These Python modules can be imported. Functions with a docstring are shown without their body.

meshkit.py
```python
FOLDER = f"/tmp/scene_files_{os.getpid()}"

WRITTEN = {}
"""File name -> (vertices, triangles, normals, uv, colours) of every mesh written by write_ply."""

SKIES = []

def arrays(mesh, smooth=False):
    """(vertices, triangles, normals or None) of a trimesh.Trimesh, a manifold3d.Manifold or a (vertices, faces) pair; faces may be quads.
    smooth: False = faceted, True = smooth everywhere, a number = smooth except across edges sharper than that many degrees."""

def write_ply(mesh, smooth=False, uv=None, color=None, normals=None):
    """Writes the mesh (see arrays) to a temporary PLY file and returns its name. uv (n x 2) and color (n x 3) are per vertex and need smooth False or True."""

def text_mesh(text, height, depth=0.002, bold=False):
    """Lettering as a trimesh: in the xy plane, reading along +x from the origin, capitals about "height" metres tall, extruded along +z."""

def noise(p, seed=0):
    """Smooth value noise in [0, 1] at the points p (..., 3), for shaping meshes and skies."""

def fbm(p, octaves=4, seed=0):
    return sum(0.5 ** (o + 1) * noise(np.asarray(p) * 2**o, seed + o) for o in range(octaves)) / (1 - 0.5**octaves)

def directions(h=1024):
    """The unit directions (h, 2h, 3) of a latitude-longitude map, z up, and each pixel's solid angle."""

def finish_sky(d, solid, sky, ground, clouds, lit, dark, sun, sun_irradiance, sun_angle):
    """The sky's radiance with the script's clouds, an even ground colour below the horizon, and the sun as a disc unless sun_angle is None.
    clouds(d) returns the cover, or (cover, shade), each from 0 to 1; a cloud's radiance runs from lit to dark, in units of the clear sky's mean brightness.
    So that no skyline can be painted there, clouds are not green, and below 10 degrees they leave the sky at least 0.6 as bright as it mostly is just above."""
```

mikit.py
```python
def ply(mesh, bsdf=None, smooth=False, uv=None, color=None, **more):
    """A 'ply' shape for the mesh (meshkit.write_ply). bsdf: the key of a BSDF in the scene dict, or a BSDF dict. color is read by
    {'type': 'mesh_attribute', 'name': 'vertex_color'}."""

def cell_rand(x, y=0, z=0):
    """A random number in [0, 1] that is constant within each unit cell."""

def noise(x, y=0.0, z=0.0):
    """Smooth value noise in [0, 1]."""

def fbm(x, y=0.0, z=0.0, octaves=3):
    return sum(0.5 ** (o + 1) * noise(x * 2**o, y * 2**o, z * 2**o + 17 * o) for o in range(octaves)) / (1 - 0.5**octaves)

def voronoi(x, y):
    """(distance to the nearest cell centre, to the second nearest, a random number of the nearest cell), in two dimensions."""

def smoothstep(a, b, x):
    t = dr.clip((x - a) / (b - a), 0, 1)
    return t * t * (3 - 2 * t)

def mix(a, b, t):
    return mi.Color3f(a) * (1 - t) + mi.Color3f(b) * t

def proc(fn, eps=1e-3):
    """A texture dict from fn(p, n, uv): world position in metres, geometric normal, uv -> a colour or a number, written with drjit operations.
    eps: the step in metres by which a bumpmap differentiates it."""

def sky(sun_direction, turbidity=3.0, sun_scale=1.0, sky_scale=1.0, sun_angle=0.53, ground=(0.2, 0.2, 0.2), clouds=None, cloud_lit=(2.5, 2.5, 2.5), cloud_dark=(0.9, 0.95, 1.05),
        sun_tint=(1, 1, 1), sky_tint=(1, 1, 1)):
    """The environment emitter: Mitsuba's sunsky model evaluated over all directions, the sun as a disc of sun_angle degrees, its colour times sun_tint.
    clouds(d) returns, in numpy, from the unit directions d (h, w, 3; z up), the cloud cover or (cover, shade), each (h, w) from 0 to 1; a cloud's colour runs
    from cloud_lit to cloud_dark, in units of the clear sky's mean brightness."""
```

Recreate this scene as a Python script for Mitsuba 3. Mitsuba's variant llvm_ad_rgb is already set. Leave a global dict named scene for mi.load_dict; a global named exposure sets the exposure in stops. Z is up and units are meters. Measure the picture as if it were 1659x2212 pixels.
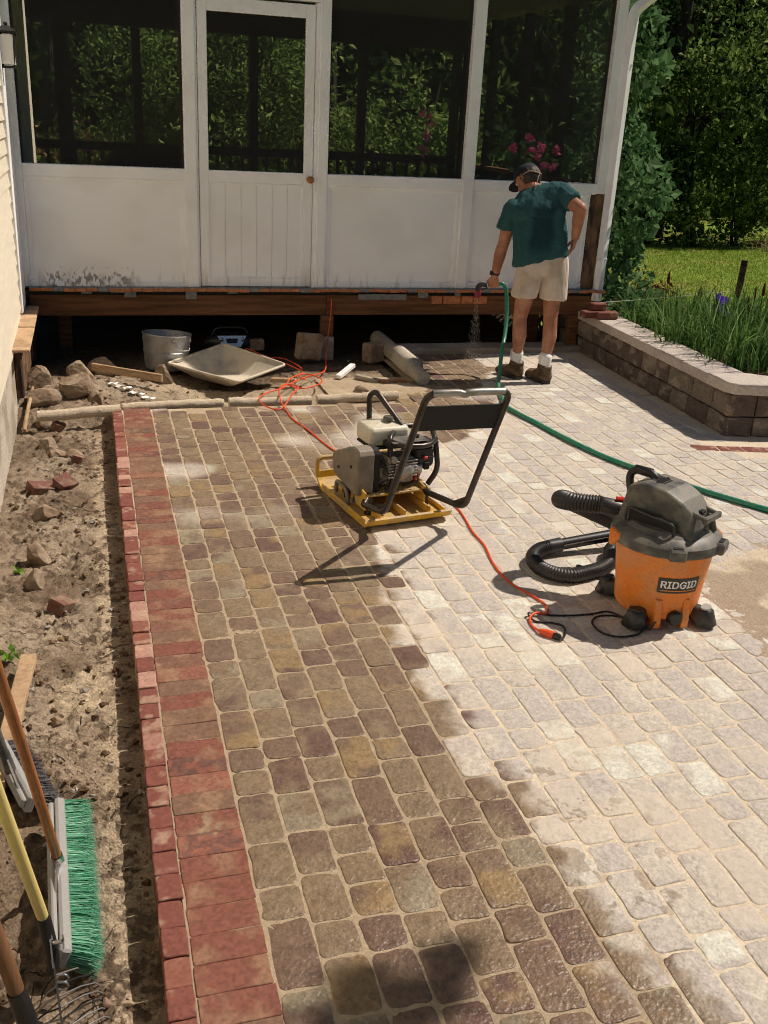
import math, random
import numpy as np, trimesh, manifold3d as m3, drjit as dr, mitsuba as mi, mikit, meshkit
from mikit import proc, noise, fbm, voronoi, smoothstep, mix
from shapely.geometry import Polygon
T = mi.ScalarTransform4f
PI = math.pi
V3 = lambda *a: np.array(a, float)

# ------------------------------------------------------------------ camera, light, exposure
exposure = 1.65
SUN = (0.72, 0.115, 1.0)
HGT, YAW, PITCH, ROLL, FOC = 1.87, 0.296504437, 0.383041103, 0.0537797310, 2114.1
cf = V3(math.sin(YAW)*math.cos(PITCH), math.cos(YAW)*math.cos(PITCH), -math.sin(PITCH))
_r = V3(math.cos(YAW), -math.sin(YAW), 0); _u = np.cross(_r, cf)
cr_ = _r*math.cos(ROLL) + _u*math.sin(ROLL); cu = -_r*math.sin(ROLL) + _u*math.cos(ROLL)
CAM = V3(0, 0, HGT)
scene = {'type': 'scene',
  'camera': {'type': 'perspective', 'fov': math.degrees(2*math.atan(829.5/FOC)), 'fov_axis': 'x', 'near_clip': 0.05, 'far_clip': 400.0,
             'to_world': T().look_at(origin=CAM.tolist(), target=(CAM+cf).tolist(), up=cu.tolist())},
  'sky': mikit.sky(SUN, turbidity=3, sky_scale=.34, sky_tint=(.97, 1.0, 1.03), sun_tint=(1.0, 1.055, 1.19))}
labels = {}
def seen(P, m=0.0):
    """fraction-of-frame test used only to leave out pavers that the camera could not see"""
    d = np.atleast_2d(P) - CAM; w = d @ cf
    return (w > .1) & (np.abs(d @ cr_/w) < .3924*(1+m)) & (np.abs(d @ cu/w) < .5232*(1+m))
rng = np.random.default_rng(7)

# ------------------------------------------------------------------ materials
def C(*a): return mi.Color3f(*a)
def rgb(*a): return {'type': 'rgb', 'value': list(a)}
def prin(name, col, rough=.6, metal=0., spec=.5, bump=None, bs=.001, eps=.001, **k):
    c = col if isinstance(col, dict) else rgb(*col)
    r = rough if isinstance(rough, (dict, float)) else float(rough)
    b = {'type': 'principled', 'base_color': c, 'roughness': r, 'metallic': metal, 'specular': spec, **k}
    if bump: b = {'type': 'bumpmap', 'nested': b, 'texture': proc(bump, eps), 'scale': bs}
    scene[name] = {'type': 'twosided', 'nested': b}
    return name
def lerp_pts(y, pts):
    b = mi.Float(pts[0][1])
    for (y0, x0), (y1, x1) in zip(pts, pts[1:]):
        b += (x1-x0)/(y1-y0)*dr.clip(y-y0, 0, y1-y0)
    return b
WETLINE = [(0, 1.24), (1.35, 1.2), (1.6, 1.18), (1.76, 1.13), (2.3, 1.09), (2.95, 1.1), (3.45, 1.16), (3.8, 1.2), (4.2, 1.24), (4.9, 1.3), (5.2, 1.5), (5.45, 1.95), (5.67, 2.33), (6.1, 2.66), (6.5, 2.75), (6.85, 2.86), (7.3, 3.1), (8.2, 3.2)]
def wetness(p, shift=0.0):
    x, y = p.x, p.y
    e = x - lerp_pts(y, WETLINE) + (fbm(x*13, y*13, 0, 4)-.5)*.17 + shift
    w = smoothstep(.05, -.045, e)
    dry = smoothstep(.62, .8, fbm(x*2.3+9, y*2.3, 0, 2))*smoothstep(4.2, 5.0, y)*smoothstep(7.0, 6.7, y)*.7
    spot = smoothstep(.62, .70, fbm(x*21, y*21, 3, 4)+.04*(noise(x*60, y*60)-.5))*smoothstep(.30, .06, dr.abs(x-1.27))*smoothstep(2.6, 2.2, y)*smoothstep(1.5, 1.7, y)
    return dr.clip(dr.maximum(w*(1-dry), spot*.6), 0, 1)
def paver_col(p, n, uv):
    r, q = uv.x, uv.y
    x, y = p.x, p.y
    w = wetness(p, (q-.5)*.17)
    blot = fbm(x*10+r*71, y*10+q*53, 0, 3); fine = fbm(x*90, y*90, p.z*90, 3); mid = fbm(x*34+q*9, y*34, 1, 2)
    a = mix(C(.43, .39, .352), C(.565, .56, .49), smoothstep(.80, .84, r)); a = mix(a, C(.475, .43, .37), smoothstep(.30, .22, r))
    a = mix(a, C(.37, .325, .30), smoothstep(.1, .05, r))
    b = mix(C(.435, .395, .355), C(.49, .445, .38), smoothstep(.45, .55, q))
    grit = noise(x*230, y*230, 3)
    dryc = mix(a, b, smoothstep(.4, .65, blot))*(.62 + .5*fine + .3*grit)
    dryc = mix(dryc, C(.56, .49, .395), smoothstep(.50, .72, fbm(x*5, y*5, 4, 3))*.5)
    u = mix(C(.158, .103, .070), C(.205, .150, .094), smoothstep(.38, .45, r)); u = mix(u, C(.235, .193, .132), smoothstep(.86, .91, r)); u = mix(u, C(.125, .073, .055), smoothstep(.14, .09, r))
    v = mix(C(.19, .134, .083), C(.24, .163, .082), smoothstep(.7, .8, q)); v = mix(v, C(.145, .094, .066), smoothstep(.34, .24, q))
    wc = .93*mix(u, v, smoothstep(.38, .66, blot))*(.42 + .6*fine + .3*mid + .32*grit)
    wc = mix(wc, C(.3, .23, .15), smoothstep(.56, .74, fbm(x*4+3, y*4, 7, 3))*.35*smoothstep(3.0, 5.0, y))
    return mix(dryc, wc, w)
def paver_rough(p, n, uv):
    return mix(C(.85), C(.45) + .28*smoothstep(2.0, 3.4, p.y), wetness(p, (uv.y-.5)*.17))
def paver_bump(p, n, uv):
    return .35*fbm(p.x*38, p.y*38, p.z*38, 2) + .65*fbm(p.x*120, p.y*120, p.z*120, 2)
prin('m_paver', proc(paver_col), proc(paver_rough), spec=.45, bump=paver_bump, bs=.0048, eps=.001)
def sand_col(p, n, uv):
    w = wetness(p); f = fbm(p.x*160, p.y*160, p.z*160, 2)
    d = mix(C(.55, .465, .345), C(.62, .54, .42), fbm(p.x*9, p.y*9))
    return mix(d, C(.36, .285, .195), w)*(.68 + .62*f)
prin('m_sand', proc(sand_col), .95, spec=.15, bump=lambda p, n, uv: fbm(p.x*150, p.y*150, p.z*150, 2), bs=.003)
def pile_col(p, n, uv):
    f = fbm(p.x*170, p.y*170, p.z*170, 2); g = noise(p.x*300, p.y*300, 2)
    m = smoothstep(.52, .64, fbm(p.x*2.4, p.y*2.4+4, 0, 4) + .22*smoothstep(3.3, 2.8, p.y))
    return mix(C(.60, .51, .38), C(.40, .325, .24), m)*(.6 + .6*f)*(.85 + .3*g)
prin('m_pile', proc(pile_col), .95, spec=.1, bump=lambda p, n, uv: fbm(p.x*140, p.y*140, p.z*140, 2), bs=.004)
SPOT = 2.24
def brick_col(p, n, uv):
    r, q = uv.x, uv.y
    f = fbm(p.x*110, p.y*110, p.z*110, 3); b = fbm(p.x*14+r*40, p.y*14, p.z*14, 3)
    c = mix(C(.185, .068, .047), C(.172, .098, .064), smoothstep(.40, .60, r)); c = mix(c, C(.23, .088, .060), smoothstep(.85, .9, r))
    c = mix(c, C(.27, .165, .10), smoothstep(.45, .75, b)*(.35 + .5*q))
    sp = smoothstep(.045, .02, dr.sqrt(dr.square(p.x-.215)+dr.square((p.y-SPOT)*.8))+.05*(fbm(p.x*40, p.y*40)-.5)*1.5)
    c = mix(c, C(.30, .25, .16), sp*.55*smoothstep(.3, .55, fbm(p.x*60, p.y*60, 5, 3)))
    c = mix(c, C(.06, .045, .045), smoothstep(.2, .12, q)*smoothstep(.4, .6, fbm(p.x*30, p.y*30, 2))*.5)
    return c*(.62 + .75*f)
prin('m_brick', proc(brick_col), .72, spec=.35, bump=lambda p, n, uv: fbm(p.x*70, p.y*70, p.z*70, 3), bs=.003)
def edge_col(p, n, uv):
    r = uv.x; f = fbm(p.x*110, p.y*110, p.z*110, 3); b = fbm(p.x*22+r*40, p.y*22, p.z*22, 3)
    c = mix(C(.185, .064, .048), C(.39, .225, .175), smoothstep(.76, .84, r)); c = mix(c, C(.23, .09, .062), smoothstep(.2, .1, r))
    c = mix(c, C(.46, .33, .24), smoothstep(.56, .75, b)*.5)
    return c*(.62 + .72*f)
prin('m_edge_brick', proc(edge_col), .8, spec=.3, bump=lambda p, n, uv: fbm(p.x*70, p.y*70, p.z*70, 3), bs=.003)
def dirt_col(p, n, uv):
    x, y, z = p.x, p.y, p.z
    f = fbm(x*120, y*120, z*120, 3); l = fbm(x*3.2, y*3.2, 1, 4); k = .45*fbm(x*17, y*17, 5, 3)+.55*fbm(x*48, y*48, 8, 3)
    c = mix(C(.31, .24, .17), C(.20, .148, .102), smoothstep(.44, .60, l)); c = mix(c, C(.075, .052, .036), smoothstep(.54, .64, k)*.62)
    c = mix(c, C(.40, .33, .24), smoothstep(.50, .62, fbm(x*4.5+8, y*3+1, 2, 3))*.6*smoothstep(.7, .35, k))
    sand = smoothstep(.045, -.02, dr.sqrt(dr.square((x+.12)*.9)+dr.square((y-3.19)*.55))-.075 + .06*(k-.5))
    yard = smoothstep(6.35, 6.6, y)*smoothstep(.30, .62, x+.8*(fbm(x*3, y*3, 9, 2)-.5))*smoothstep(7.5, 7.15, y)
    ledge = smoothstep(.05, .0, dr.abs(x+.03)-.012)*smoothstep(6.3, 6.2, y)*.75*smoothstep(.62, .45, k)
    porch_shade = smoothstep(7.45, 7.8, y)  # shade under the porch painted into the earth colour
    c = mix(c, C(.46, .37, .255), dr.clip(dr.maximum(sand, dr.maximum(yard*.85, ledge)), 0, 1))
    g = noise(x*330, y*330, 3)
    c = mix(c, C(.045, .032, .022), porch_shade*.85)
    return c*(.42 + .8*f)*(.72 + .56*g)
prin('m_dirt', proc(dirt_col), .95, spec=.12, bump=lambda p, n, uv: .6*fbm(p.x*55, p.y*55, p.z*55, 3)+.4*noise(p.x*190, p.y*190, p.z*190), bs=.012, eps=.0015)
def clod_col(p, n, uv):
    f = fbm(p.x*140, p.y*140, p.z*140, 2)
    return mix(C(.10, .065, .04), mix(C(.25, .18, .11), C(.33, .30, .27), smoothstep(.85, .9, uv.x)), smoothstep(.3, .8, uv.x))*(.55 + .8*f)
prin('m_clod', proc(clod_col), .95, spec=.1)
def rock_col(p, n, uv):
    f = fbm(p.x*60, p.y*60, p.z*60, 4); b = fbm(p.x*12, p.y*12, p.z*12, 3)
    return mix(C(.33, .255, .18), C(.23, .16, .105), smoothstep(.4, .65, b))*(.5 + .9*f)
prin('m_rock', proc(rock_col), .9, spec=.2, bump=lambda p, n, uv: fbm(p.x*50, p.y*50, p.z*50, 4), bs=.012)
def conc_col(p, n, uv):
    f = fbm(p.x*70, p.y*70, p.z*70, 4); b = fbm(p.x*4, p.y*4, p.z*6, 4)
    return mix(C(.42, .38, .31), C(.29, .245, .19), smoothstep(.4, .65, b))*(.7 + .6*f)
prin('m_concrete', proc(conc_col), .9, spec=.2, bump=lambda p, n, uv: fbm(p.x*50, p.y*50, p.z*50, 3), bs=.004)
def wall_col(p, n, uv):
    f = fbm(p.x*80, p.y*80, p.z*80, 4); b = fbm(p.x*9+uv.x*50, p.y*9, p.z*12, 3)
    c = mix(C(.12, .092, .078), C(.18, .148, .12), smoothstep(.35, .65, uv.x)); c = mix(c, C(.31, .26, .205), smoothstep(.52, .7, b)*.6)
    return c*(.6 + .75*f)
prin('m_wall_block', proc(wall_col), .92, spec=.2, bump=lambda p, n, uv: fbm(p.x*30, p.y*30, p.z*30, 4), bs=.015)
def cap_col(p, n, uv):
    f = fbm(p.x*90, p.y*90, p.z*90, 4); b = fbm(p.x*7+uv.x*50, p.y*7, p.z*7, 3)
    return mix(C(.44, .385, .35), C(.50, .445, .39), smoothstep(.35, .65, b*.5+uv.x*.5))*(.68 + .6*f)
prin('m_cap', proc(cap_col), .9, spec=.2, bump=lambda p, n, uv: fbm(p.x*60, p.y*60, p.z*60, 3), bs=.004)
def white_col(p, n, uv):
    b = fbm(p.x*3, p.y*3, p.z*3, 3); s = fbm(p.x*40, p.y*40, p.z*5, 3)
    c = mix(C(.86, .87, .88), C(.78, .78, .77), smoothstep(.45, .7, b)*.6)
    mold = smoothstep(.60, .74, .55*fbm(p.x*38, 2.0, p.z*26, 4)+.45*fbm(p.x*90, 4.0, p.z*22, 2)+.16*smoothstep(.70, .60, p.z))*smoothstep(.74, .61, p.z)*smoothstep(.40, .2, p.x)*smoothstep(-.40, -.3, p.x)*smoothstep(7.8, 7.9, p.y)
    c = mix(c, C(.085, .075, .06), mold*.75)
    c = mix(c, C(.55, .52, .46), smoothstep(.75, .57, p.z)*smoothstep(.5, .75, s)*.6)
    return c
prin('m_white', proc(white_col), .5, spec=.4, bump=lambda p, n, uv: fbm(p.x*110, p.y*110, p.z*14, 3), bs=.0016)
prin('m_siding', proc(lambda p, n, uv: mix(C(.72, .66, .53), C(.62, .56, .44), fbm(p.x*6, p.y*6, p.z*30, 3))), .55, spec=.3)
def wood(name, a, b, rough=.7, s=(9, 9, 60), dirt=0.0, spec=.3):
    def col(p, n, uv):
        g = fbm(p.x*s[0]+uv.x*31, p.y*s[1]+uv.x*17, p.z*s[2], 4)
        return mix(C(*a), C(*b), smoothstep(.3, .7, g))*(.75 + .5*fbm(p.x*s[0]*8, p.y*s[1]*8, p.z*s[2]*4, 2))
    return prin(name, proc(col), rough, spec=spec)
prin('m_old_brick', proc(lambda p, n, uv: mix(C(.19, .088, .066), C(.24, .165, .12), smoothstep(.42, .62, fbm(p.x*24, p.y*24, p.z*24, 4)))*(.6+.7*fbm(p.x*90, p.y*90, p.z*90, 3))), .9, spec=.2)
wood('m_joist', (.17, .078, .035), (.10, .045, .02), .8, (3, 40, 40))
wood('m_endgrain', (.50, .20, .085), (.36, .14, .06), .8, (40, 40, 40))
wood('m_floor', (.23, .235, .24), (.17, .17, .17), .6, (40, 4, 40))
wood('m_timber', (.20, .115, .06), (.035, .025, .02), .85, (25, 25, 7))
wood('m_plank', (.46, .32, .19), (.33, .22, .13), .8, (12, 12, 40))
wood('m_handle', (.36, .145, .045), (.25, .09, .028), .38, (40, 12, 4), spec=.5)
wood('m_handle2', (.17, .085, .04), (.10, .05, .025), .5, (40, 12, 4), spec=.4)
wood('m_bark', (.05, .04, .03), (.025, .02, .015), .95, (20, 20, 4))
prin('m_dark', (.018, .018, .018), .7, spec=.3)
prin('m_ceiling', (.05, .047, .042), .8)
prin('m_lattice', (.06, .05, .04), .8)
def dusty(name, base, dustc, rough, amt=.5, metal=0., spec=.5, sc=14):
    """paint or plastic with dust lying on its upward faces and in blotches"""
    def col(p, n, uv):
        up = smoothstep(.1, .95, n.z); k = fbm(p.x*sc, p.y*sc, p.z*sc, 4)
        return mix(C(*base), C(*dustc), dr.clip(smoothstep(.35, .75, k + .18*up)*amt, 0, 1))*(.85 + .3*fbm(p.x*120, p.y*120, p.z*120, 2))
    return prin(name, proc(col), rough, metal, spec)
dusty('m_orange', (.74, .205, .018), (.50, .27, .12), .45, .5)
dusty('m_vac_grey', (.055, .058, .058), (.24, .215, .165), .5, .55, sc=18)
dusty('m_vac_black', (.014, .014, .015), (.09, .085, .075), .42, .35)
prin('m_black_rubber', (.012, .012, .013), .4)
dusty('m_tube', (.030, .029, .029), (.10, .075, .055), .34, .5, .5)
dusty('m_yellow', (.62, .36, .022), (.40, .28, .13), .55, 1.0)
dusty('m_cover', (.165, .145, .115), (.26, .225, .17), .55, .6)
dusty('m_cream', (.62, .59, .47), (.52, .45, .33), .35, .4)
dusty('m_alu', (.42, .41, .39), (.24, .2, .15), .42, .7, .7)
dusty('m_galv', (.34, .35, .36), (.24, .21, .17), .45, .5, .6)
dusty('m_tray', (.42, .385, .32), (.60, .53, .41), .7, .95, .1, sc=9)
prin('m_red', (.45, .02, .015), .4)
prin('m_cord', (.72, .085, .02), .45)
dusty('m_hose', (.0, .20, .115), (.12, .22, .15), .34, .45, sc=30)
prin('m_grey_plastic', (.30, .295, .285), .5)
prin('m_metal', (.6, .6, .6), .3, 1.0)
prin('m_chrome', (.75, .74, .72), .16, 1.0)
prin('m_burgundy', (.22, .01, .035), .4)
prin('m_string', (.8, .78, .7), .8)
prin('m_label_white', (.78, .77, .75), .5)
prin('m_handle_yellow', (.63, .52, .20), .4)
prin('m_bristle', proc(lambda p, n, uv: mix(C(.04, .27, .14), C(.22, .47, .33), uv.x)), .45, spec=.4)
prin('m_bristle_dark', proc(lambda p, n, uv: mix(C(.02, .02, .025), C(.10, .10, .11), uv.x)), .5)
def leafm(name, a, b, c=None, trans=.7):
    c = c or b
    col = proc(lambda p, n, uv: mix(mix(C(*a), C(*b), smoothstep(.1, .7, uv.x)), C(*c), smoothstep(.85, .97, uv.x)))
    scene[name] = {'type': 'principledthin', 'base_color': col, 'roughness': .42, 'diff_trans': trans, 'eta': 1.4, 'spec_trans': 0.0}
    return name
leafm('m_leaf', (.075, .13, .03), (.17, .26, .065), (.34, .40, .16), 1.1)
leafm('m_conifer', (.014, .030, .011), (.042, .078, .024), (.10, .155, .045), .8)
leafm('m_lilac', (.06, .14, .05), (.15, .27, .11), (.26, .38, .20), .7)
leafm('m_iris', (.05, .115, .03), (.14, .26, .07), (.32, .42, .18), .9)
leafm('m_grass', (.15, .23, .03), (.24, .33, .055), (.36, .38, .12), 1.0)
leafm('m_rust', (.10, .03, .015), (.19, .06, .03), (.10, .12, .03), .5)
leafm('m_fern', (.10, .15, .035), (.26, .23, .07), (.38, .16, .07), .6)
leafm('m_straw', (.28, .22, .12), (.42, .33, .19), (.2, .2, .06), .4)
leafm('m_pink', (.62, .10, .22), (.75, .22, .36), (.5, .05, .12), .4)
leafm('m_purple', (.09, .03, .36), (.16, .06, .5), (.05, .02, .2), .8)
leafm('m_sprout', (.10, .24, .03), (.2, .36, .06), None, .6)
prin('m_lawn', proc(lambda p, n, uv: mix(mix(C(.13, .20, .026), C(.21, .285, .046), fbm(p.x*2, p.y*2, 0, 3)), C(.25, .22, .06), smoothstep(.52, .7, fbm(p.x*.8+3, p.y*2.4, 1, 3))*.7)*(.6+.8*fbm(p.x*30, p.y*30, 0, 3))), .9, spec=.1)
prin('m_soil', proc(lambda p, n, uv: C(.055, .036, .022)*(.5+fbm(p.x*40, p.y*40, p.z*40, 3))), .95, spec=.1)
def skin_col(p, n, uv):
    return mix(C(.43, .205, .125), C(.30, .12, .066), smoothstep(.3, .7, fbm(p.x*11, p.y*11, p.z*8, 3)))*(.75+.5*fbm(p.x*90, p.y*90, p.z*90, 2))
prin('m_skin', proc(skin_col), .5, spec=.4)
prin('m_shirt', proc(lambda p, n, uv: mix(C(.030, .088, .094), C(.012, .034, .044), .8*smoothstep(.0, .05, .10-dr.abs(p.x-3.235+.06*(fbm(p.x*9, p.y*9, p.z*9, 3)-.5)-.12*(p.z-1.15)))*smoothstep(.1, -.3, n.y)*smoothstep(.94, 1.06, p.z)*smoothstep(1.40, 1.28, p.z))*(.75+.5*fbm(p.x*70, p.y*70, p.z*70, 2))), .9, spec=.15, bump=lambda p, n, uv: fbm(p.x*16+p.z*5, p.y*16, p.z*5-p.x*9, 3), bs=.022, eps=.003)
prin('m_shorts', proc(lambda p, n, uv: mix(C(.60, .51, .42), C(.47, .385, .30), smoothstep(.45, .72, fbm(p.x*9, p.y*9, p.z*9, 4)))), .9, spec=.15, bump=lambda p, n, uv: fbm(p.x*22, p.y*22, p.z*8, 3), bs=.016, eps=.003)
prin('m_sock', (.78, .77, .76), .9, bump=lambda p, n, uv: noise(p.x*5, p.y*5, p.z*160), bs=.002)
prin('m_boot', proc(lambda p, n, uv: mix(C(.12, .078, .042), C(.06, .038, .022), smoothstep(.4, .6, fbm(p.x*30, p.y*30, p.z*30, 3)))), .8, bump=lambda p, n, uv: fbm(p.x*60, p.y*60, p.z*60, 3), bs=.006)
prin('m_hat', (.012, .016, .022), .85, bump=lambda p, n, uv: noise(p.x*60, p.y*60, p.z*60), bs=.002)
prin('m_hair', (.03, .022, .018), .6, bump=lambda p, n, uv: noise(p.x*160, p.y*160, p.z*40), bs=.003)
scene['m_screen'] = {'type': 'mask', 'opacity': .25, 'nested': {'type': 'twosided', 'nested': {'type': 'diffuse', 'reflectance': rgb(.075, .075, .077)}}}
scene['m_lamp_glass'] = {'type': 'thindielectric'}
scene['m_water'] = {'type': 'dielectric', 'int_ior': 1.33, 'ext_ior': 1.0}

# ------------------------------------------------------------------ mesh helpers
def nz(v): v = np.asarray(v, float); return v/np.linalg.norm(v)
def rotz(a): c, s = math.cos(a), math.sin(a); return np.array([[c, -s, 0], [s, c, 0], [0, 0, 1.]])
def rotx(a): c, s = math.cos(a), math.sin(a); return np.array([[1., 0, 0], [0, c, -s], [0, s, c]])
def roty(a): c, s = math.cos(a), math.sin(a); return np.array([[c, 0, s], [0, 1., 0], [-s, 0, c]])
def axes(x, z=None):
    """rotation whose columns are x and the axes made with z"""
    x = nz(x); z = V3(0, 0, 1) if z is None else np.asarray(z, float)
    z = nz(z - x*(z @ x)); return np.stack([x, np.cross(z, x), z], 1)
def cat(ms):
    v, f, k = [], [], 0
    for m in ms:
        a, b = (m.vertices, m.faces) if hasattr(m, 'faces') else m
        v.append(np.asarray(a)); f.append(np.asarray(b)+k); k += len(a)
    return np.vstack(v), np.vstack(f)
def box(c, s, b=0.0, R=None):
    """box of size s about c; b = chamfer"""
    s = np.asarray(s, float)/2; b = min(b, .45*2*s.min())
    if b <= 0:
        m = trimesh.creation.box(2*s); v, f = np.array(m.vertices), np.array(m.faces)
    else:
        pts = []
        for k in range(3):
            for sg in np.ndindex(2, 2, 2):
                g = np.array(sg)*2-1; e = s-b; e = e.copy(); e[k] = s[k]; pts.append(g*e)
        h = m3.Manifold.hull_points(np.array(pts)).to_mesh(); v, f = np.array(h.vert_properties[:, :3], float), np.array(h.tri_verts)
    if R is not None: v = v @ np.asarray(R).T
    return v+np.asarray(c, float), f
def bx(x0, x1, y0, y1, z0, z1, b=0.0): return box(((x0+x1)/2, (y0+y1)/2, (z0+z1)/2), (x1-x0, y1-y0, z1-z0), b)
def bar(p, q, w, h, b=0.0, up=(0, 0, 1)):
    p, q = np.asarray(p, float), np.asarray(q, float); return box((p+q)/2, (np.linalg.norm(q-p), w, h), b, axes(q-p, up))
def smooth_path(P, n=8):
    P = np.asarray(P, float); Q = np.vstack([2*P[0]-P[1], P, 2*P[-1]-P[-2]]); out = []
    for i in range(1, len(Q)-2):
        t = np.linspace(0, 1, n, endpoint=False)[:, None]
        a, b, c, d = Q[i-1], Q[i], Q[i+1], Q[i+2]
        out.append(.5*((2*b)+(-a+c)*t+(2*a-5*b+4*c-d)*t**2+(-a+3*b-3*c+d)*t**3))
    return np.vstack(out+[P[-1:]])
def round_path(P, r, n=6):
    """polyline with its corners rounded"""
    P = np.asarray(P, float); out = [P[0]]
    for a, b, c in zip(P, P[1:], P[2:]):
        d0, d1 = min(r, .48*np.linalg.norm(a-b)), min(r, .48*np.linalg.norm(c-b)); p, q = b+nz(a-b)*d0, b+nz(c-b)*d1
        for t in np.linspace(0, 1, n): out.append((1-t)**2*p+2*t*(1-t)*b+t*t*q)
    return np.array(out+[P[-1]])
def tube(P, r, sides=10, cap=True):
    P = np.asarray(P, float); r = np.broadcast_to(r, (len(P),)); t = np.gradient(P, axis=0); t /= np.linalg.norm(t, axis=1, keepdims=True)+1e-12
    a = np.cross(t[0], V3(0, 0, 1) if abs(t[0][2]) < .9 else V3(1, 0, 0)); a = nz(a); A = []
    for k in range(len(P)):
        a = a-t[k]*(a @ t[k]); a = nz(a); A.append(a)
    A = np.array(A); B = np.cross(t, A); an = np.arange(sides)*2*PI/sides
    v = (P[:, None]+r[:, None, None]*(np.cos(an)[None, :, None]*A[:, None]+np.sin(an)[None, :, None]*B[:, None])).reshape(-1, 3); f = []
    i, j = np.meshgrid(np.arange(len(P)-1), np.arange(sides), indexing='ij'); i, j = i.ravel(), j.ravel(); k = (j+1) % sides
    f = np.vstack([np.stack([i*sides+j, i*sides+k, (i+1)*sides+k], 1), np.stack([i*sides+j, (i+1)*sides+k, (i+1)*sides+j], 1)])
    if cap:
        n = len(v); v = np.vstack([v, P[:1], P[-1:]]); j = np.arange(sides); k = (j+1) % sides; e = (len(P)-1)*sides
        f = np.vstack([f, np.stack([np.full(sides, n), k, j], 1), np.stack([np.full(sides, n+1), e+j, e+k], 1)])
    return v, f
def lathe(prof, c=(0, 0, 0), n=40, R=None, ex=None):
    """prof: (r, z) pairs"""
    prof = np.array(prof, float); an = np.arange(n)*2*PI/n
    v = np.stack([prof[:, :1]*np.cos(an), prof[:, :1]*np.sin(an), np.repeat(prof[:, 1:], n, 1)], -1).reshape(-1, 3)
    i, j = np.meshgrid(np.arange(len(prof)-1), np.arange(n), indexing='ij'); i, j = i.ravel(), j.ravel(); k = (j+1) % n
    f = np.vstack([np.stack([i*n+j, i*n+k, (i+1)*n+k], 1), np.stack([i*n+j, (i+1)*n+k, (i+1)*n+j], 1)])
    if ex is not None: v = v*np.asarray(ex)
    if R is not None: v = v @ np.asarray(R).T
    return v+np.asarray(c, float), f
def cyl(p, q, r, n=16, r2=None):
    p, q = np.asarray(p, float), np.asarray(q, float)
    return tube([p, q], [r, r if r2 is None else r2], n)
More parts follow.
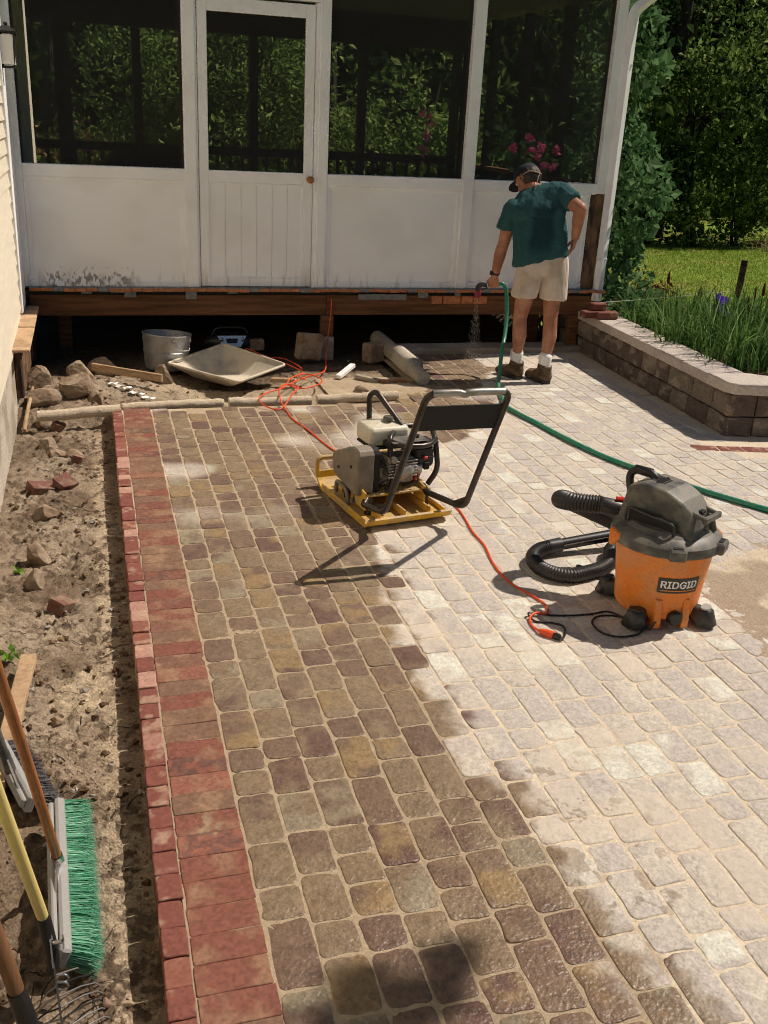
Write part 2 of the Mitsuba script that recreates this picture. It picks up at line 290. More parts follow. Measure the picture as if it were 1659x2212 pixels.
def prism(poly, d, O, X, Y):
    """polygon in the plane O + x X + y Y, thickened by d along X x Y"""
    m = trimesh.creation.extrude_polygon(Polygon(poly), d, engine='earcut'); v = np.array(m.vertices); X, Y = nz(X), nz(Y); Z = np.cross(X, Y)
    return np.asarray(O, float)+v[:, :1]*X+v[:, 1:2]*Y+v[:, 2:]*Z, np.array(m.faces)
def blob(c, s, sub=2, amp=.25, seed=0, fq=2.2, flat=None, R=None):
    m = trimesh.creation.icosphere(sub); v = np.array(m.vertices); nn = meshkit.fbm(v*fq+seed*7.3, 3, seed)
    v = v*(1+amp*2*(nn-.5))[:, None]
    if R is not None: v = v @ np.asarray(R).T
    v = v*np.asarray(s, float)
    if flat is not None: v[:, 2] = np.maximum(v[:, 2], flat)
    return v+np.asarray(c, float), np.array(m.faces)
def rock(c, s, seed, cuts=9):
    """an angular stone: a ball cut by planes, then roughened"""
    r = np.random.default_rng(seed); M = m3.Manifold.sphere(1.0, 24)
    for _ in range(cuts):
        d = nz(r.normal(size=3)); M = M.trim_by_plane((-d).tolist(), -float(r.uniform(.55, .85)))
    M = M.refine_to_length(.16).to_mesh(); v = np.array(M.vert_properties[:, :3], float); f = np.array(M.tri_verts)
    v *= (1+.10*(meshkit.fbm(v*4+seed, 3, seed)-.5))[:, None]
    return (v*np.asarray(s)) @ rotz(r.uniform(0, 6)).T+np.asarray(c, float), f
def leaves(P, size, seed, asp=.55, up=.3, dirs=None, jitter=.35):
    """one folded two-triangle leaf at every point P; returns (mesh, uv)"""
    r = np.random.default_rng(seed); n = len(P); d = r.normal(size=(n, 3)) if dirs is None else np.asarray(dirs)+r.normal(size=(n, 3))*.4
    d[:, 2] -= up*.5; d /= np.linalg.norm(d, axis=1, keepdims=True)
    a = r.normal(size=(n, 3)); a[:, 2] *= .5; s = np.cross(d, a); s /= np.linalg.norm(s, axis=1, keepdims=True)+1e-9; nn = np.cross(s, d)
    L = (size*(1+jitter*r.normal(size=n)).clip(.4, 1.9))[:, None]
    v = np.stack([P, P+d*L*.45+s*L*asp*.5+nn*L*.12, P+d*L, P+d*L*.45-s*L*asp*.5+nn*L*.12], 1).reshape(-1, 3)
    k = np.arange(n)[:, None]*4; f = np.vstack([k+[0, 1, 2], k+[0, 2, 3]])
    uv = np.repeat(np.stack([r.random(n), r.random(n)], 1), 4, 0)
    return (v, f), uv
def grid(xs, ys, h):
    X, Y = np.meshgrid(xs, ys); Z = h(X, Y); nx, ny = len(xs), len(ys); v = np.stack([X, Y, Z], -1).reshape(-1, 3)
    i, j = np.meshgrid(np.arange(ny-1), np.arange(nx-1), indexing='ij'); a = (i*nx+j).ravel()
    return v, np.vstack([np.stack([a, a+1, a+nx+1], 1), np.stack([a, a+nx+1, a+nx], 1)])
def nfb(x, y, s, o=4, seed=0): return meshkit.fbm(np.stack([x*s, y*s, np.zeros_like(x)+seed*3.7], -1), o, seed)
used = {}
def key_(k):
    if k not in used: used[k] = 0; return k
    used[k] += 1; return f'{k}_{used[k]:03d}'
def thing(name, label, category, group=None):
    k = key_(name); labels[k] = {'label': label, 'category': category}
    if group: labels[k]['group'] = group
    return k
rid = np.random.default_rng(99)
def shape(mesh, bsdf, smooth=False, uv=None):
    """a ply entry; without uv the whole piece gets one random pair, which its material uses as the piece's own tone"""
    if smooth is False: v, f, n = meshkit.arrays(mesh)
    else: v, f, n = meshkit.arrays(mesh, smooth)
    uv = rid.random(2) if uv is None else np.asarray(uv, float)
    if uv.ndim == 1: uv = np.tile(uv, (len(v), 1))
    return {'type': 'ply', 'filename': meshkit.write_ply((v, f), False, uv, None, normals=n), 'face_normals': n is None, 'bsdf': {'type': 'ref', 'id': bsdf}}
def part(parent, name, mesh, bsdf, smooth=False, uv=None, label=None, stuff=False):
    k = key_(f'{parent}__{name}'); scene[k] = shape(mesh, bsdf, smooth, uv)
    if label: labels.setdefault(k, {})['label'] = label
    if stuff: labels.setdefault(k, {})['kind'] = 'stuff'
    return k
def solo(name, mesh, bsdf, label=None, category=None, group=None, kind=None, smooth=False, uv=None):
    k = key_(name)
    scene[k] = shape(mesh, bsdf, smooth, uv); d = {}
    if label: d['label'] = label
    if category: d['category'] = category
    if group: d['group'] = group
    if kind: d['kind'] = kind
    labels[k] = d; return k

# ------------------------------------------------------------------ ground, patio
J0, PITCHX = 0.3117, 0.11474
def in_patio(x, y): return ((x > .128) & (y < 6.43) & (x < 2.2)) | ((x >= 2.2) & (y < 6.43)) | ((x > 2.25) & (y < 8.15) & (x < 4.3))
def dirt_h(x, y):
    h = -.105+.045*(nfb(x, y, 5, 4, 1)-.5)+.042*(nfb(x, y, 16, 3, 2)-.5)+.055*(nfb(x, y, 46, 3, 3)-.5)*(.2+1.6*nfb(x, y, 3, 2, 8))
    t = np.clip((x+.055)/.05, 0, 1)*(y < 6.38); h = h*(1-t)+t*(-.104+.12*(h+.105))
    back = np.clip((y-6.42)/.12, 0, 1)
    hb = -.045+.05*(nfb(x, y, 4, 4, 4)-.5)+.05*(nfb(x, y, 17, 3, 5)-.5)*(1.3-np.clip((x-.2)*1.2, 0, .9))+.025*(nfb(x, y, 50, 2, 6)-.5)
    hb -= .13*np.exp(-((x-.95)**2/.10+(y-7.38)**2/.055))
    hb += .06*np.exp(-((x+.25)**2/.15+(y-7.0)**2/.12))-.07*np.exp(-((x-.95)**2/.22+(y-6.9)**2/.02))+.03*np.exp(-((x-2.2)**2/.05+(y-6.8)**2/.06))
    h = h*(1-back)+hb*back
    inside = ((x > .10) & (y < 6.46)) | ((x > 2.27) & (y < 8.2))
    return np.where(inside, -.075, h)
v, f = grid(np.arange(-.62, 2.9, .016), np.arange(.85, 8.3, .016), dirt_h)
v2, f2 = grid(np.linspace(-.62, 4.4, 60), np.linspace(8.3-.001, 11.9, 40), lambda x, y: -.05+.08*(nfb(x, y, 3)-.5))
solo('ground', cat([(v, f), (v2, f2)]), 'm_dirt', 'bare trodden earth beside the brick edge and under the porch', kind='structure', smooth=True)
solo('lawn', grid(np.linspace(-60, 70, 90), np.linspace(-30, 110, 100), lambda x, y: np.where((y < 12.2) & (x < 4.6) & (x > -1.5), -.4, np.where((x > 4.0) & (y > 5.5), 0.02, -.4+.42*np.clip((y-12.2)/3, 0, 1)))), 'm_lawn', 'sunny mown lawn reaching back to the trees', kind='structure', smooth=True)
def pad(xs, ys): return grid(xs, ys, lambda x, y: -.0030+.0030*(nfb(x, y, 9, 3, 9)-.5)*1.6+.005*np.clip(nfb(x, y, 2.1, 2, 14)-.55, 0, 1)*1.2)
sand = cat([pad(np.arange(.125, 5.4, .02), np.arange(.85, 6.441, .02)), pad(np.arange(2.27, 4.25, .02), np.arange(6.4412, 8.2, .02))])
solo('patio', sand, 'm_sand', 'patio of tumbled cobbles laid in sand, wet on the left and dry on the right', kind='structure', smooth=True)

def slab(x0, x1, y0, y1, r, top, fine=True, seed=0, depth=.024, dome=.0012, jit=.0022, bev=1.0):
    """a tumbled paver: rounded uneven outline, worn shoulder, slightly domed top"""
    g = np.random.default_rng(seed); n = 5 if fine else 3; out = []
    w, l = (x1-x0)/2, (y1-y0)/2; cx, cy = (x0+x1)/2, (y0+y1)/2
    for k, (sx, sy) in enumerate(((1, 1), (-1, 1), (-1, -1), (1, -1))):
        rr = r*g.uniform(.65, 1.35); ox, oy = g.normal(0, jit, 2)
        for t in np.linspace(0, PI/2, n):
            a = k*PI/2+t; out.append((sx*(w-rr)+rr*math.cos(a)+ox, sy*(l-rr)+rr*math.sin(a)+oy))
        if fine:
            nx, ny = ((0, 1), (-1, 0), (0, -1), (1, 0))[k]
            for s in (.33, -.33): out.append((((w-rr)*s*sx if ny else nx*w)+nx*g.normal(0, jit*.8), ((l-rr)*s*sy if nx else ny*l)+ny*g.normal(0, jit*.8)))
    o = np.array(out); o[:, 0] += g.normal(0, .0005); m = len(o)
    rings = [(0.0, -depth), (0.0, -.0046*bev), (.0017*bev, -.0015*bev), (.0046*bev, 0.0), (.45*min(w, l), dome*.6)] if fine else [(0.0, -depth), (0.0, -.006*bev), (.004*bev, 0.0)]
    vs = []
    for ins, z in rings:
        s = 1-ins/np.array([w, l]); q = o*s
        vs.append(np.column_stack([q, np.full(m, z)]))
    vs.append(np.array([[0, 0, dome if fine else 0]])); v = np.vstack(vs)
    if fine and bev == 1.0: v[:, 2] += g.normal(0, .0005, len(v))
    tilt = g.normal(0, .008, 2); v[:, 2] += top+v[:, 0]*tilt[0]+v[:, 1]*tilt[1]; v[:, :2] += (cx, cy)
    f = []; j = np.arange(m); k = (j+1) % m
    for i in range(len(rings)-1): f += [np.stack([i*m+j, i*m+k, (i+1)*m+k], 1), np.stack([i*m+j, (i+1)*m+k, (i+1)*m+j], 1)]
    e = (len(rings)-1)*m; f.append(np.stack([e+j, e+k, np.full(m, len(v)-1)], 1))
    return v, np.vstack(f)
pav = []
g = random.Random(5)
for i in range(42):
    x0 = J0+i*PITCHX; y = .75+g.random()*.2; last = 0
    while y < 8.1:
        L = g.choices((.112, .168, .212), (5, 4, 3))[0]
        if L == last == .112 and g.random() < .4: L = .168
        last = L; c = (x0+PITCHX/2, y+L/2)
        ok = c[1]+L/2 < 6.44+.02 if c[0] < 2.0 else (c[1] < 6.44+(c[0]-2.0)*1.6 if c[0] < 2.42 else True)
        if c[0] > 4.05+.05*(c[1]-5.4)/2.6-.06 and c[1] > 5.02: ok = False
        if c[0] > 3.60 and abs(c[1]-(5.185-.2347*(c[0]-3.72))) < .05+L/2: ok = False
        if ok and seen([(c[0], c[1], 0)], .12)[0]:
            d = V3(c[0], c[1], -HGT); pav.append((L*1.87/(d @ d)**1.5, x0, y, L, g.random(), g.random(), g.randrange(10**6)))
        y += L+.0025
pav.sort(reverse=True); far_v = []; far_uv = []
for n, (s_, x0, y, L, r1, r2, sd) in enumerate(pav):
    jw = .0029 if x0 < 1.0 else .0034
    m = slab(x0+jw, x0+PITCHX-jw, y+jw*.5, y+L-jw*.5, .0155, 0.0+.0015*(r2-.5), n < 300, sd)
    if n < 300: part('patio', 'paver', m, 'm_paver', smooth=42, uv=(r1, r2))
    else: far_v.append(m); far_uv.append(np.tile((r1, r2), (len(m[0]), 1)))
part('patio', 'far_pavers', cat(far_v), 'm_paver', smooth=False, uv=np.vstack(far_uv), label='small looking pavers of the far half of the patio', stuff=True)
# soldier course and the outer edging bricks
y = .86; k = 0
while y < 6.40:
    L = .0905+g.uniform(-.002, .002)
    part('patio', 'soldier_brick', slab(.1315+g.uniform(-.002, .002), .3085+g.uniform(-.002, .002), y+.0004, y+L-.0004, .005, .001*g.uniform(-1, 1), y < 4.5, g.randrange(10**6), jit=.0008, dome=.0003, bev=.5), 'm_brick', smooth=False, uv=(g.random(), g.random()))
    y += L
y = .86
while y < 6.46:
    L = g.choice((.088, .092, .094, .09, .104))
    a = g.uniform(-.003, .003)
    part('patio', 'edging_brick', slab(.064+a, .1265+a, y+.0018, y+L-.0018, .007, .006+g.uniform(-.004, .004), True, g.randrange(10**6), depth=.125, jit=.001, dome=.0004, bev=.6), 'm_edge_brick', smooth=False, uv=(g.random(), g.random()))
    y += L
# red course along the garden wall
u = nz(V3(.49, -.115, 0)); w = V3(-u[1], u[0], 0)
for k in range(8):
    m = slab(-.082, .082, -.052, .052, .006, 0, True, 40+k, jit=.0008, dome=.001)
    p = V3(3.72, 5.185, 0)+u*(.168*k)
    part('patio', 'border_brick', (m[0] @ np.stack([u, w, V3(0, 0, 1)], 1).T+p, m[1]), 'm_edge_brick', smooth=35, uv=(.45, g.random()*.5))
# spilt sand
def pile_h(x, y):
    d = np.sqrt(((x-3.10)/.97)**2+((y-2.80)/1.35)**2)+.22*(nfb(x, y, 4, 3, 21)-.5)+.1*(nfb(x, y, 14, 3, 22)-.5)
    return -.02+.05*np.clip(1.06-d, 0, .7)+.02*np.clip(1-d*1.4, 0, 1)*nfb(x, y, 7, 3, 23)+.005*(nfb(x, y, 60, 2, 24)-.5)
solo('sand_heap', grid(np.arange(2.05, 3.5, .012), np.arange(1.5, 4.15, .012), pile_h), 'm_pile', 'low heap of spilt sand on the pavers right of the orange vacuum', 'sand', smooth=True)
def spill_h(x, y):
    d = np.sqrt(((x-2.16)/.42)**2+((y-6.78)/.34)**2)+.3*(nfb(x, y, 5, 3, 31)-.5)
    return -.03+.05*np.clip(1.05-d, 0, .7)+.012*(nfb(x, y, 20, 3, 33)-.5)
solo('sand_spill', grid(np.arange(1.6, 2.75, .014), np.arange(6.42, 7.25, .014), spill_h), 'm_sand', 'pale screeded sand spilling onto the far edge of the cobbles', 'sand', smooth=True)
# loose clods and pebbles
cl = []; cu_ = []
ico = trimesh.creation.icosphere(1); iv, jf = np.array(ico.vertices), np.array(ico.faces); ico0 = trimesh.creation.icosahedron(); iv0, jf0 = np.array(ico0.vertices), np.array(ico0.faces)
for n in range(4600):
    if n < 2600: x, y = rng.uniform(-.5, .05), 1.2+5.2*rng.random()**1.2
    else: x, y = rng.uniform(-.45, 2.25), rng.uniform(6.5, 7.9)
    if n >= 2600 and x > .6 and rng.random() < .55: continue
    if nfb(np.array([x]), np.array([y]), 4, 3, 41)[0] < .40+.2*rng.random(): continue
    s = .003+.011*rng.random()**4; V, F = (iv, jf) if s > .009 else (iv0, jf0)
    cl.append((V*(1+.35*rng.normal(size=(len(V), 1)).clip(-1, 1))*s*V3(1, 1, .7)+V3(x, y, dirt_h(np.array([x]), np.array([y]))[0]+s*.25), F)); cu_.append(np.tile(rng.random(2), (len(V), 1)))
solo('dirt_clods', cat(cl), 'm_clod', 'crumbs of earth and small pebbles scattered over the bare ground', 'earth', kind='stuff', uv=np.vstack(cu_))
rt = []
for n in range(60):
    x, y = rng.uniform(-.5, .0), rng.uniform(1.4, 6.2); a = rng.uniform(0, 6.28); L = rng.uniform(.06, .28); P = []
    for t in np.linspace(0, 1, 8): 
        a += rng.normal(0, .25); x += math.cos(a)*L/8; y += math.sin(a)*L/8; x = min(x, .05); P.append((x, y, dirt_h(np.array([x]), np.array([y]))[0]+.003))
    rt.append(tube(P, np.linspace(.0018, .0006, 8), 4, False))
solo('loose_roots', cat(rt), 'm_bark', 'thin dry roots and twigs lying on the bare earth', 'twigs', kind='stuff')

# ------------------------------------------------------------------ house on the left
H = thing('house', 'house side with cream clapboards above a concrete foundation', 'house')
for k in range(26):
    z = .36+k*.105
    m = prism([(0, 0), (.022, 0), (.006, .112), (0, .112)], 9.1, (-.537, -1.6, z), (1, 0, 0), (0, 0, 1)); m = (m[0]*V3(1, -1, 1)+V3(0, -3.2, 0), m[1][:, ::-1])
    part(H, 'clapboard', m, 'm_siding')
part(H, 'foundation', bx(-.80, -.53, -1.6, 7.95, -.5, .355), 'm_concrete')
part(H, 'wall', bx(-.80, -.54, -1.6, 12.2, .357, 3.3), 'm_siding')
part(H, 'corner_board', bx(-.536, -.505, 7.50, 7.925, .43, 3.0, .003), 'm_white')
for y0, y1 in ((6.45, 7.14), (7.145, 7.92)):
    part(H, 'ledge_board', bx(-.532, -.415, y0, y1, .385+.006*(y0 > 7), .402+.006*(y0 > 7), .003), 'm_plank')
part(H, 'rotten_sill', box((-.505, 7.25, .20), (.05, 1.25, .32), .01), 'm_timber')
for y0 in (8.35, 9.15): part(H, 'window_casing', bx(-.54, -.50, y0, y0+.07, 1.3, 2.9, .003), 'm_white')
for k in range(13): part(H, 'inner_clapboard', bx(-.54, -.525, 8.45, 9.15, 1.30+k*.12, 1.30+k*.12+.112), 'm_siding')
LN = thing('wall_lantern', 'black coach lantern with frosted panes on the house corner', 'lantern')
lc = V3(-.465, 7.6, 2.16); sq = lambda r, z: [(-r, -r, z), (r, -r, z), (r, r, z), (-r, r, z)]
part(LN, 'roof', m3.Manifold.hull_points(np.array(sq(.065, .10)+sq(.02, .145)+sq(.064, .112))+lc), 'm_dark')
part(LN, 'finial', lathe([(0, .17), (.012, .165), (.014, .155), (.008, .145), (0, .145)], lc, 12), 'm_dark', True)
for a, b in ((-1, -1), (1, -1), (1, 1), (-1, 1)): part(LN, 'corner_bar', bar(lc+V3(a*.038, b*.038, -.10), lc+V3(a*.052, b*.052, .10), .010, .010), 'm_dark')
part(LN, 'base', box(lc+V3(0, 0, -.105), (.085, .085, .014), .003), 'm_dark')
for a, b in ((1, 0), (-1, 0), (0, 1), (0, -1)): part(LN, 'pane', box(lc+V3(a*.044, b*.044, 0), (.002+.08*abs(b), .002+.08*abs(a), .18)), 'm_label_white')
part(LN, 'bracket', tube([lc+V3(-.09, 0, .02), lc+V3(-.06, 0, .06), lc+V3(-.03, 0, .11)], .012), 'm_dark')

# ------------------------------------------------------------------ screened porch
P = thing('screened_porch', 'white framed porch with dark insect screens and a half screened door', 'porch')
YF = 7.95; FL = .55; YB = 11.5
for x0, x1, n in ((-.52, -.458, 0), (.708, .797, 0), (1.732, 1.812, 0), (2.949, 3.044, 0), (4.166, 4.252, 0)):
    part(P, 'post', bx(x0, x1, YF-.02, YF+.075, FL if x0 < 4 else 1.352, 2.87, .004), 'm_white', label='corner post with the white cover cut away below' if x0 > 4 else None)
part(P, 'bare_post', bx(4.128, 4.25, YF-.002, YF+.09, FL+.002, 1.35, .004), 'm_timber', label='rotten brown timber bared in the corner')
for (x0, x1) in ((-.458, .708), (1.812, 2.949), (3.044, 4.166)):
    part(P, 'rail', bx(x0, x1, YF-.012, YF+.07, 1.345, 1.432, .004), 'm_white')
    xe = x1 if x1 < 4 else 4.125
    part(P, 'panel', bx(x0, xe, YF+.012, YF+.03, FL, 1.345), 'm_white', label='white panel blackened with mould along its foot' if x0 < 0 else None)
    part(P, 'base_trim', bx(x0+.001, xe, YF-.006, YF+.011, FL, FL+.045, .003), 'm_white')
    part(P, 'upper_trim', bx(x0+.001, xe, YF, YF+.011, 1.322, 1.344, .003), 'm_white')
    for a in (x0+.001, xe-.035): part(P, 'side_trim', bx(a, a+.034, YF+.001, YF+.0115, FL+.046, 1.321, .003), 'm_white')
    part(P, 'screen', (V3(x0, YF+.04, 1.432)+np.array([(0, 0, 0), (x1-x0, 0, 0), (x1-x0, 0, 1.44), (0, 0, 1.44)]), np.array([[0, 1, 2], [0, 2, 3]])), 'm_screen')
    for a in (x0, x1-.02): part(P, 'screen_stop', bx(a, a+.02, YF+.045, YF+.065, 1.433, 2.87), 'm_dark')
part(P, 'header', bx(-.52, 4.25, YF-.018, YF+.07, 2.872, 3.0), 'm_white')
part(P, 'door_header', bx(.798, 1.731, YF-.012, YF+.07, 2.632, 2.87, .004), 'm_white')
for x0, x1 in ((.798, .812), (1.700, 1.731)): part(P, 'door_jamb', bx(x0, x1, YF+.002, YF+.07, FL, 2.625), 'm_white')
D = f'{P}__door'; yd0, yd1 = YF-.004, YF+.036
def dp(n, m, b='m_white', **k): part(D, n, m, b, **k)
for x0, x1 in ((.818, .888), (1.624, 1.695)): dp('stile', bx(x0, x1, yd0, yd1, FL+.006, 2.612, .004))
for z0, z1 in ((FL+.006, .622), (1.343, 1.431), (2.520, 2.612)): dp('cross_rail', bx(.8885, 1.6235, yd0+.001, yd1, z0, z1, .003))
xs = [.8885, 1.012, 1.135, 1.257, 1.38, 1.50, 1.6235]
for a, b in zip(xs, xs[1:]): dp('plank', bx(a+.001, b-.001, yd0+.012, yd1-.01, .623, 1.342, .003))
for z0, z1 in ((.623, .635), (1.331, 1.342)): dp('moulding', bx(.889, 1.623, yd0+.004, yd0+.0115, z0, z1, .002))
for x0 in (.889, 1.612): dp('moulding', bx(x0, x0+.011, yd0+.004, yd0+.0115, .636, 1.330, .002))
dp('screen', (V3(.8885, YF+.014, 1.431)+np.array([(0, 0, 0), (.735, 0, 0), (.735, 0, 1.09), (0, 0, 1.09)]), np.array([[0, 1, 2], [0, 2, 3]])), 'm_screen')
kn = [(0, 0), (.018, .002), (.026, .012), (.027, .022), (.018, .032), (.011, .038), (.011, .055), (.026, .058), (.026, .062)]
dp('knob', lathe(kn, (1.672, yd0-.062, 1.385), 20, rotx(-PI/2)), 'm_handle', smooth=40)
# floor boards, rim, what hangs below them
x = -.475
while x < 4.27:
    w_ = .083; e = g.choice((0, 0, 0, .012, .02, -.008)); t = g.random()
    part(P, 'floor_board', bx(x+.0015, x+w_-.0015, YF-.062-e, YB, .522, FL-.003, .002), 'm_floor')
    part(P, 'board_end', bx(x+.002, x+w_-.002, YF-.0645-e, YF-.0625-e, .5225, .546), 'm_floor' if t < .16 else 'm_endgrain')
    x += w_
part(P, 'sill', bx(-.52, 4.25, YF-.035, YF+.08, FL-.0025, FL-.0005), 'm_floor')
for a, b in ((-.48, 1.83), (1.834, 4.27)): part(P, 'rim_joist', bx(a, b, YF-.005, YF+.04, .325, .487, .003), 'm_joist')
part(P, 'ledger', bx(-.48, 4.27, YF+.01, YF+.06, .488, .5215), 'm_dark')
for x0, z0, h, w_ in ((.22, .47, .05, .09), (.69, .455, .065, .085), (.12, .505, .02, .1), (1.02, .50, .02, .08), (2.1, .45, .05, .42), (2.62, .47, .05, .09), (2.95, .46, .055, .05), (-.1, .495, .02, .08)):
    part(P, 'splintered_board', box((x0+w_/2, YF-.014, z0+h/2), (w_, .012, h), .002), 'm_floor')
for x0, w_ in ((2.74, .10), (2.845, .16), (3.01, .11), (3.12, .13)): part(P, 'cedar_block', box((x0+w_/2, YF-.016, .452), (w_-.006, .018, .066), .002), 'm_endgrain')
part(P, 'pier', bx(1.795, 1.893, YF-.03, YF+.06, .15, .323, .004), 'm_joist'); part(P, 'pier_foot', bx(1.787, 1.90, YF-.04, YF+.07, -.12, .149, .006), 'm_concrete')
for xx in (-.3, 3.9): part(P, 'pier', bx(xx, xx+.1, YF+.5, YF+.6, -.1, .323), 'm_joist')
part(P, 'corner_leg', bx(4.06, 4.15, YF-.01, YF+.05, 0, .324, .004), 'm_joist')
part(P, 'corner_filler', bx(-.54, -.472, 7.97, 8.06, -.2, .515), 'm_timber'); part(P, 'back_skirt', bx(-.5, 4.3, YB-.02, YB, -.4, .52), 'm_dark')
part(P, 'footing', bx(2.45, 4.2, 7.86, 8.1, -.03, .045, .006), 'm_concrete')
# sides, back rail and roof
LT = f'{P}__lattice'
for sg in (1, -1):
    for k in range(34):
        y0 = 7.6+k*.115; a, b = V3(4.235+.004*sg, y0, -.02), V3(4.235+.004*sg, y0+.36*sg+(.36 if sg < 0 else 0), .34)
        if sg < 0: a = V3(4.231, y0+.36, -.02); b = V3(4.231, y0, .34)
        if min(a[1], b[1]) < 7.98 or max(a[1], b[1]) > YB: continue
        part(LT, 'slat', bar(a, b, .034, .005, up=(1, 0, 0)), 'm_lattice') if False else part(LT, 'slat', bar(a, b, .005, .036, up=np.cross(nz(b-a), V3(1, 0, 0))), 'm_lattice')
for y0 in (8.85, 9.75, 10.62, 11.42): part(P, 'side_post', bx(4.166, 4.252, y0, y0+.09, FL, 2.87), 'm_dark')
part(P, 'side_rail', bx(4.17, 4.255, 8.03, YB, 1.39, 1.43, .003), 'm_joist'); part(P, 'side_wall', bx(4.195, 4.22, 8.03, YB, .2, 1.389), 'm_white'); part(P, 'side_lining', bx(4.17, 4.194, 8.031, YB, FL, 1.388), 'm_dark')
part(P, 'side_screen', (np.array([(4.2, 8.03, 1.43), (4.2, YB, 1.43), (4.2, YB, 2.87), (4.2, 8.03, 2.87)]), np.array([[0, 1, 2], [0, 2, 3]])), 'm_screen')
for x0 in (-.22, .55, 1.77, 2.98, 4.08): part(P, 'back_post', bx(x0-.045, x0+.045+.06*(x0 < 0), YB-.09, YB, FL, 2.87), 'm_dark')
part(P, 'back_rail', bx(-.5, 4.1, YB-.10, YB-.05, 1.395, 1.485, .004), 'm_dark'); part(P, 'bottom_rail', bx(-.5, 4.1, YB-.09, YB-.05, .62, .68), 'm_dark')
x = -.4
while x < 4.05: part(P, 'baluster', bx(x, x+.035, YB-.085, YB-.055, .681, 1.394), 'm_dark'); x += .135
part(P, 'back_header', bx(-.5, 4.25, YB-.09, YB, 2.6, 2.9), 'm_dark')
part(P, 'ceiling', bx(-.54, 4.36, 7.932, YB+.2, 2.9, 2.93), 'm_ceiling'); part(P, 'roof', prism([(7.93, 2.932), (11.8, 2.932), (11.8, 3.3), (9.9, 3.9), (7.93, 3.02)], 5.2, (-.7, 0, 0), (0, 1, 0), (0, 0, 1)), 'm_dark')
dsx = round_path([(4.50, 7.86, 2.93), (4.40, 7.87, 2.865), (4.289, 7.915, 2.755), (4.287, 7.92, .45)], .05)
part(P, 'downspout', tube(dsx, .046, 4), 'm_white', smooth=30)
for z in (2.35, .8): part(P, 'strap', bx(4.25, 4.325, 7.885, 7.95, z, z+.02), 'm_white')
part(P, 'gutter', bx(-.5, 4.75, 7.865, 7.925, 2.94, 3.02, .01), 'm_white')
GT = solo('covered_table', blob((.55, 10.3, 1.0), (.62, .5, .50), 3, .12, 4, 1.6), 'm_dark', 'dark rounded cover over a table inside the left bay of the porch', 'table', smooth=True)

# ------------------------------------------------------------------ garden wall
W = thing('retaining_wall', 'low garden wall of split concrete blocks with smooth cap stones', 'wall')
wa, wb = V3(4.005, 5.40, 0), V3(4.165, 8.0, 0)
wu = nz(wb-wa); wn = V3(-wu[1], wu[0], 0)            # wn points at the patio
se = nz(V3(.338, -.065, 0)); sn = V3(se[1], -se[0], 0)
def rough_block(o, u, n, L, h, z, sd, dep=.16):
    """split-faced block: origin o, length L along u, depth back along -n, face on the +n side"""
    M = m3.Manifold.cube([L-.010, dep, h-.009]).refine_to_length(.026).to_mesh(); v = np.array(M.vert_properties[:, :3], float); f = np.array(M.tri_verts)
    r_ = np.random.default_rng(sd); ff = v[:, 1] < .001
    e = np.minimum(np.minimum(v[:, 0], L-.010-v[:, 0])/.022, np.minimum(v[:, 2], h-.009-v[:, 2])/.022).clip(0, 1)
    nn = meshkit.fbm(np.stack([v[:, 0]*14+sd, v[:, 2]*14, v[:, 0]*0], -1), 3, sd)-.5
    v[:, 1] += np.where(ff, (.014-e*.016+nn*.045*e), 0)
    A = np.stack([u, -n, V3(0, 0, 1)], 1)
    if np.linalg.det(A) < 0: f = f[:, ::-1]
    return v @ A.T+o+V3(0, 0, z), f
L_ = np.linalg.norm(wb-wa); g2 = random.Random(3)
for row, (z, h) in enumerate(((-.012, .146), (.135, .152))):
    s = .0
    while s < L_+.3:
        L = g2.choice((.2, .28, .36, .24)); part(W, 'block', rough_block(wa+wu*s, wu, wn, L, h, z, g2.randrange(999)), 'm_wall_block', smooth=35); s += L
    s = -.004
    while s < 2.2:
        L = g2.choice((.2, .26, .3)); part(W, 'block', rough_block(wa+se*s+sn*.002, se, sn, L, h, z, g2.randrange(999)), 'm_wall_block', smooth=35); s += L
    s = .0
ce = wa+wu*.028-wn*.0
def cap(poly, z=.288, h=.072, sd=0):
    m = m3.Manifold.extrude(m3.CrossSection([poly]), h).refine_to_length(.03)
    M = m.to_mesh(); v = np.array(M.vert_properties[:, :3], float); c = v.mean(0); k = meshkit.fbm(v*16+sd, 3, sd)-.5
    side = np.abs(np.array([min(abs(np.cross(np.subtract(q, p), v[i, :2]-np.array(p))/np.linalg.norm(np.subtract(q, p))) for p, q in zip(poly, poly[1:]+poly[:1])) for i in range(len(v))])) < 1e-4
    v[:, :2] += (nz(np.append(v.mean(0)[:2], 0))[:2]*0); d = v[:, :2]-c[:2]; d /= np.linalg.norm(d, axis=1, keepdims=True)+1e-9
    low = np.clip((h-v[:, 2])/h, 0, 1); v[:, :2] += d*((k*.022-.004+.006*low)*side)[:, None]; v[:, 2] += np.where(v[:, 2] > h-.001, -.004*side, 0)+z
    return v, np.array(M.tri_verts)
import warnings; warnings.filterwarnings('ignore')
s0 = .30; k = 0; inner = .285
for L in (.36, .42, .38, .40, .42, .5):
    a, b = wa+wu*s0+wn*.022, wa+wu*(s0+L-.004)+wn*.022
    poly = [tuple((a)[:2]), tuple((a-wn*inner)[:2]), tuple((b-wn*inner)[:2]), tuple(b[:2])]
    part(W, 'cap_stone', cap(poly, sd=k), 'm_cap', smooth=30); s0 += L; k += 1
c0 = wa+wn*.022-se*.0+sn*.022
arc = []
cc_ = wa-wn*.07-sn*.07
for t in np.linspace(0, 1, 7):
    d = nz(wn*(1-t)+sn*t); arc.append(tuple((cc_+d*.098)[:2]))
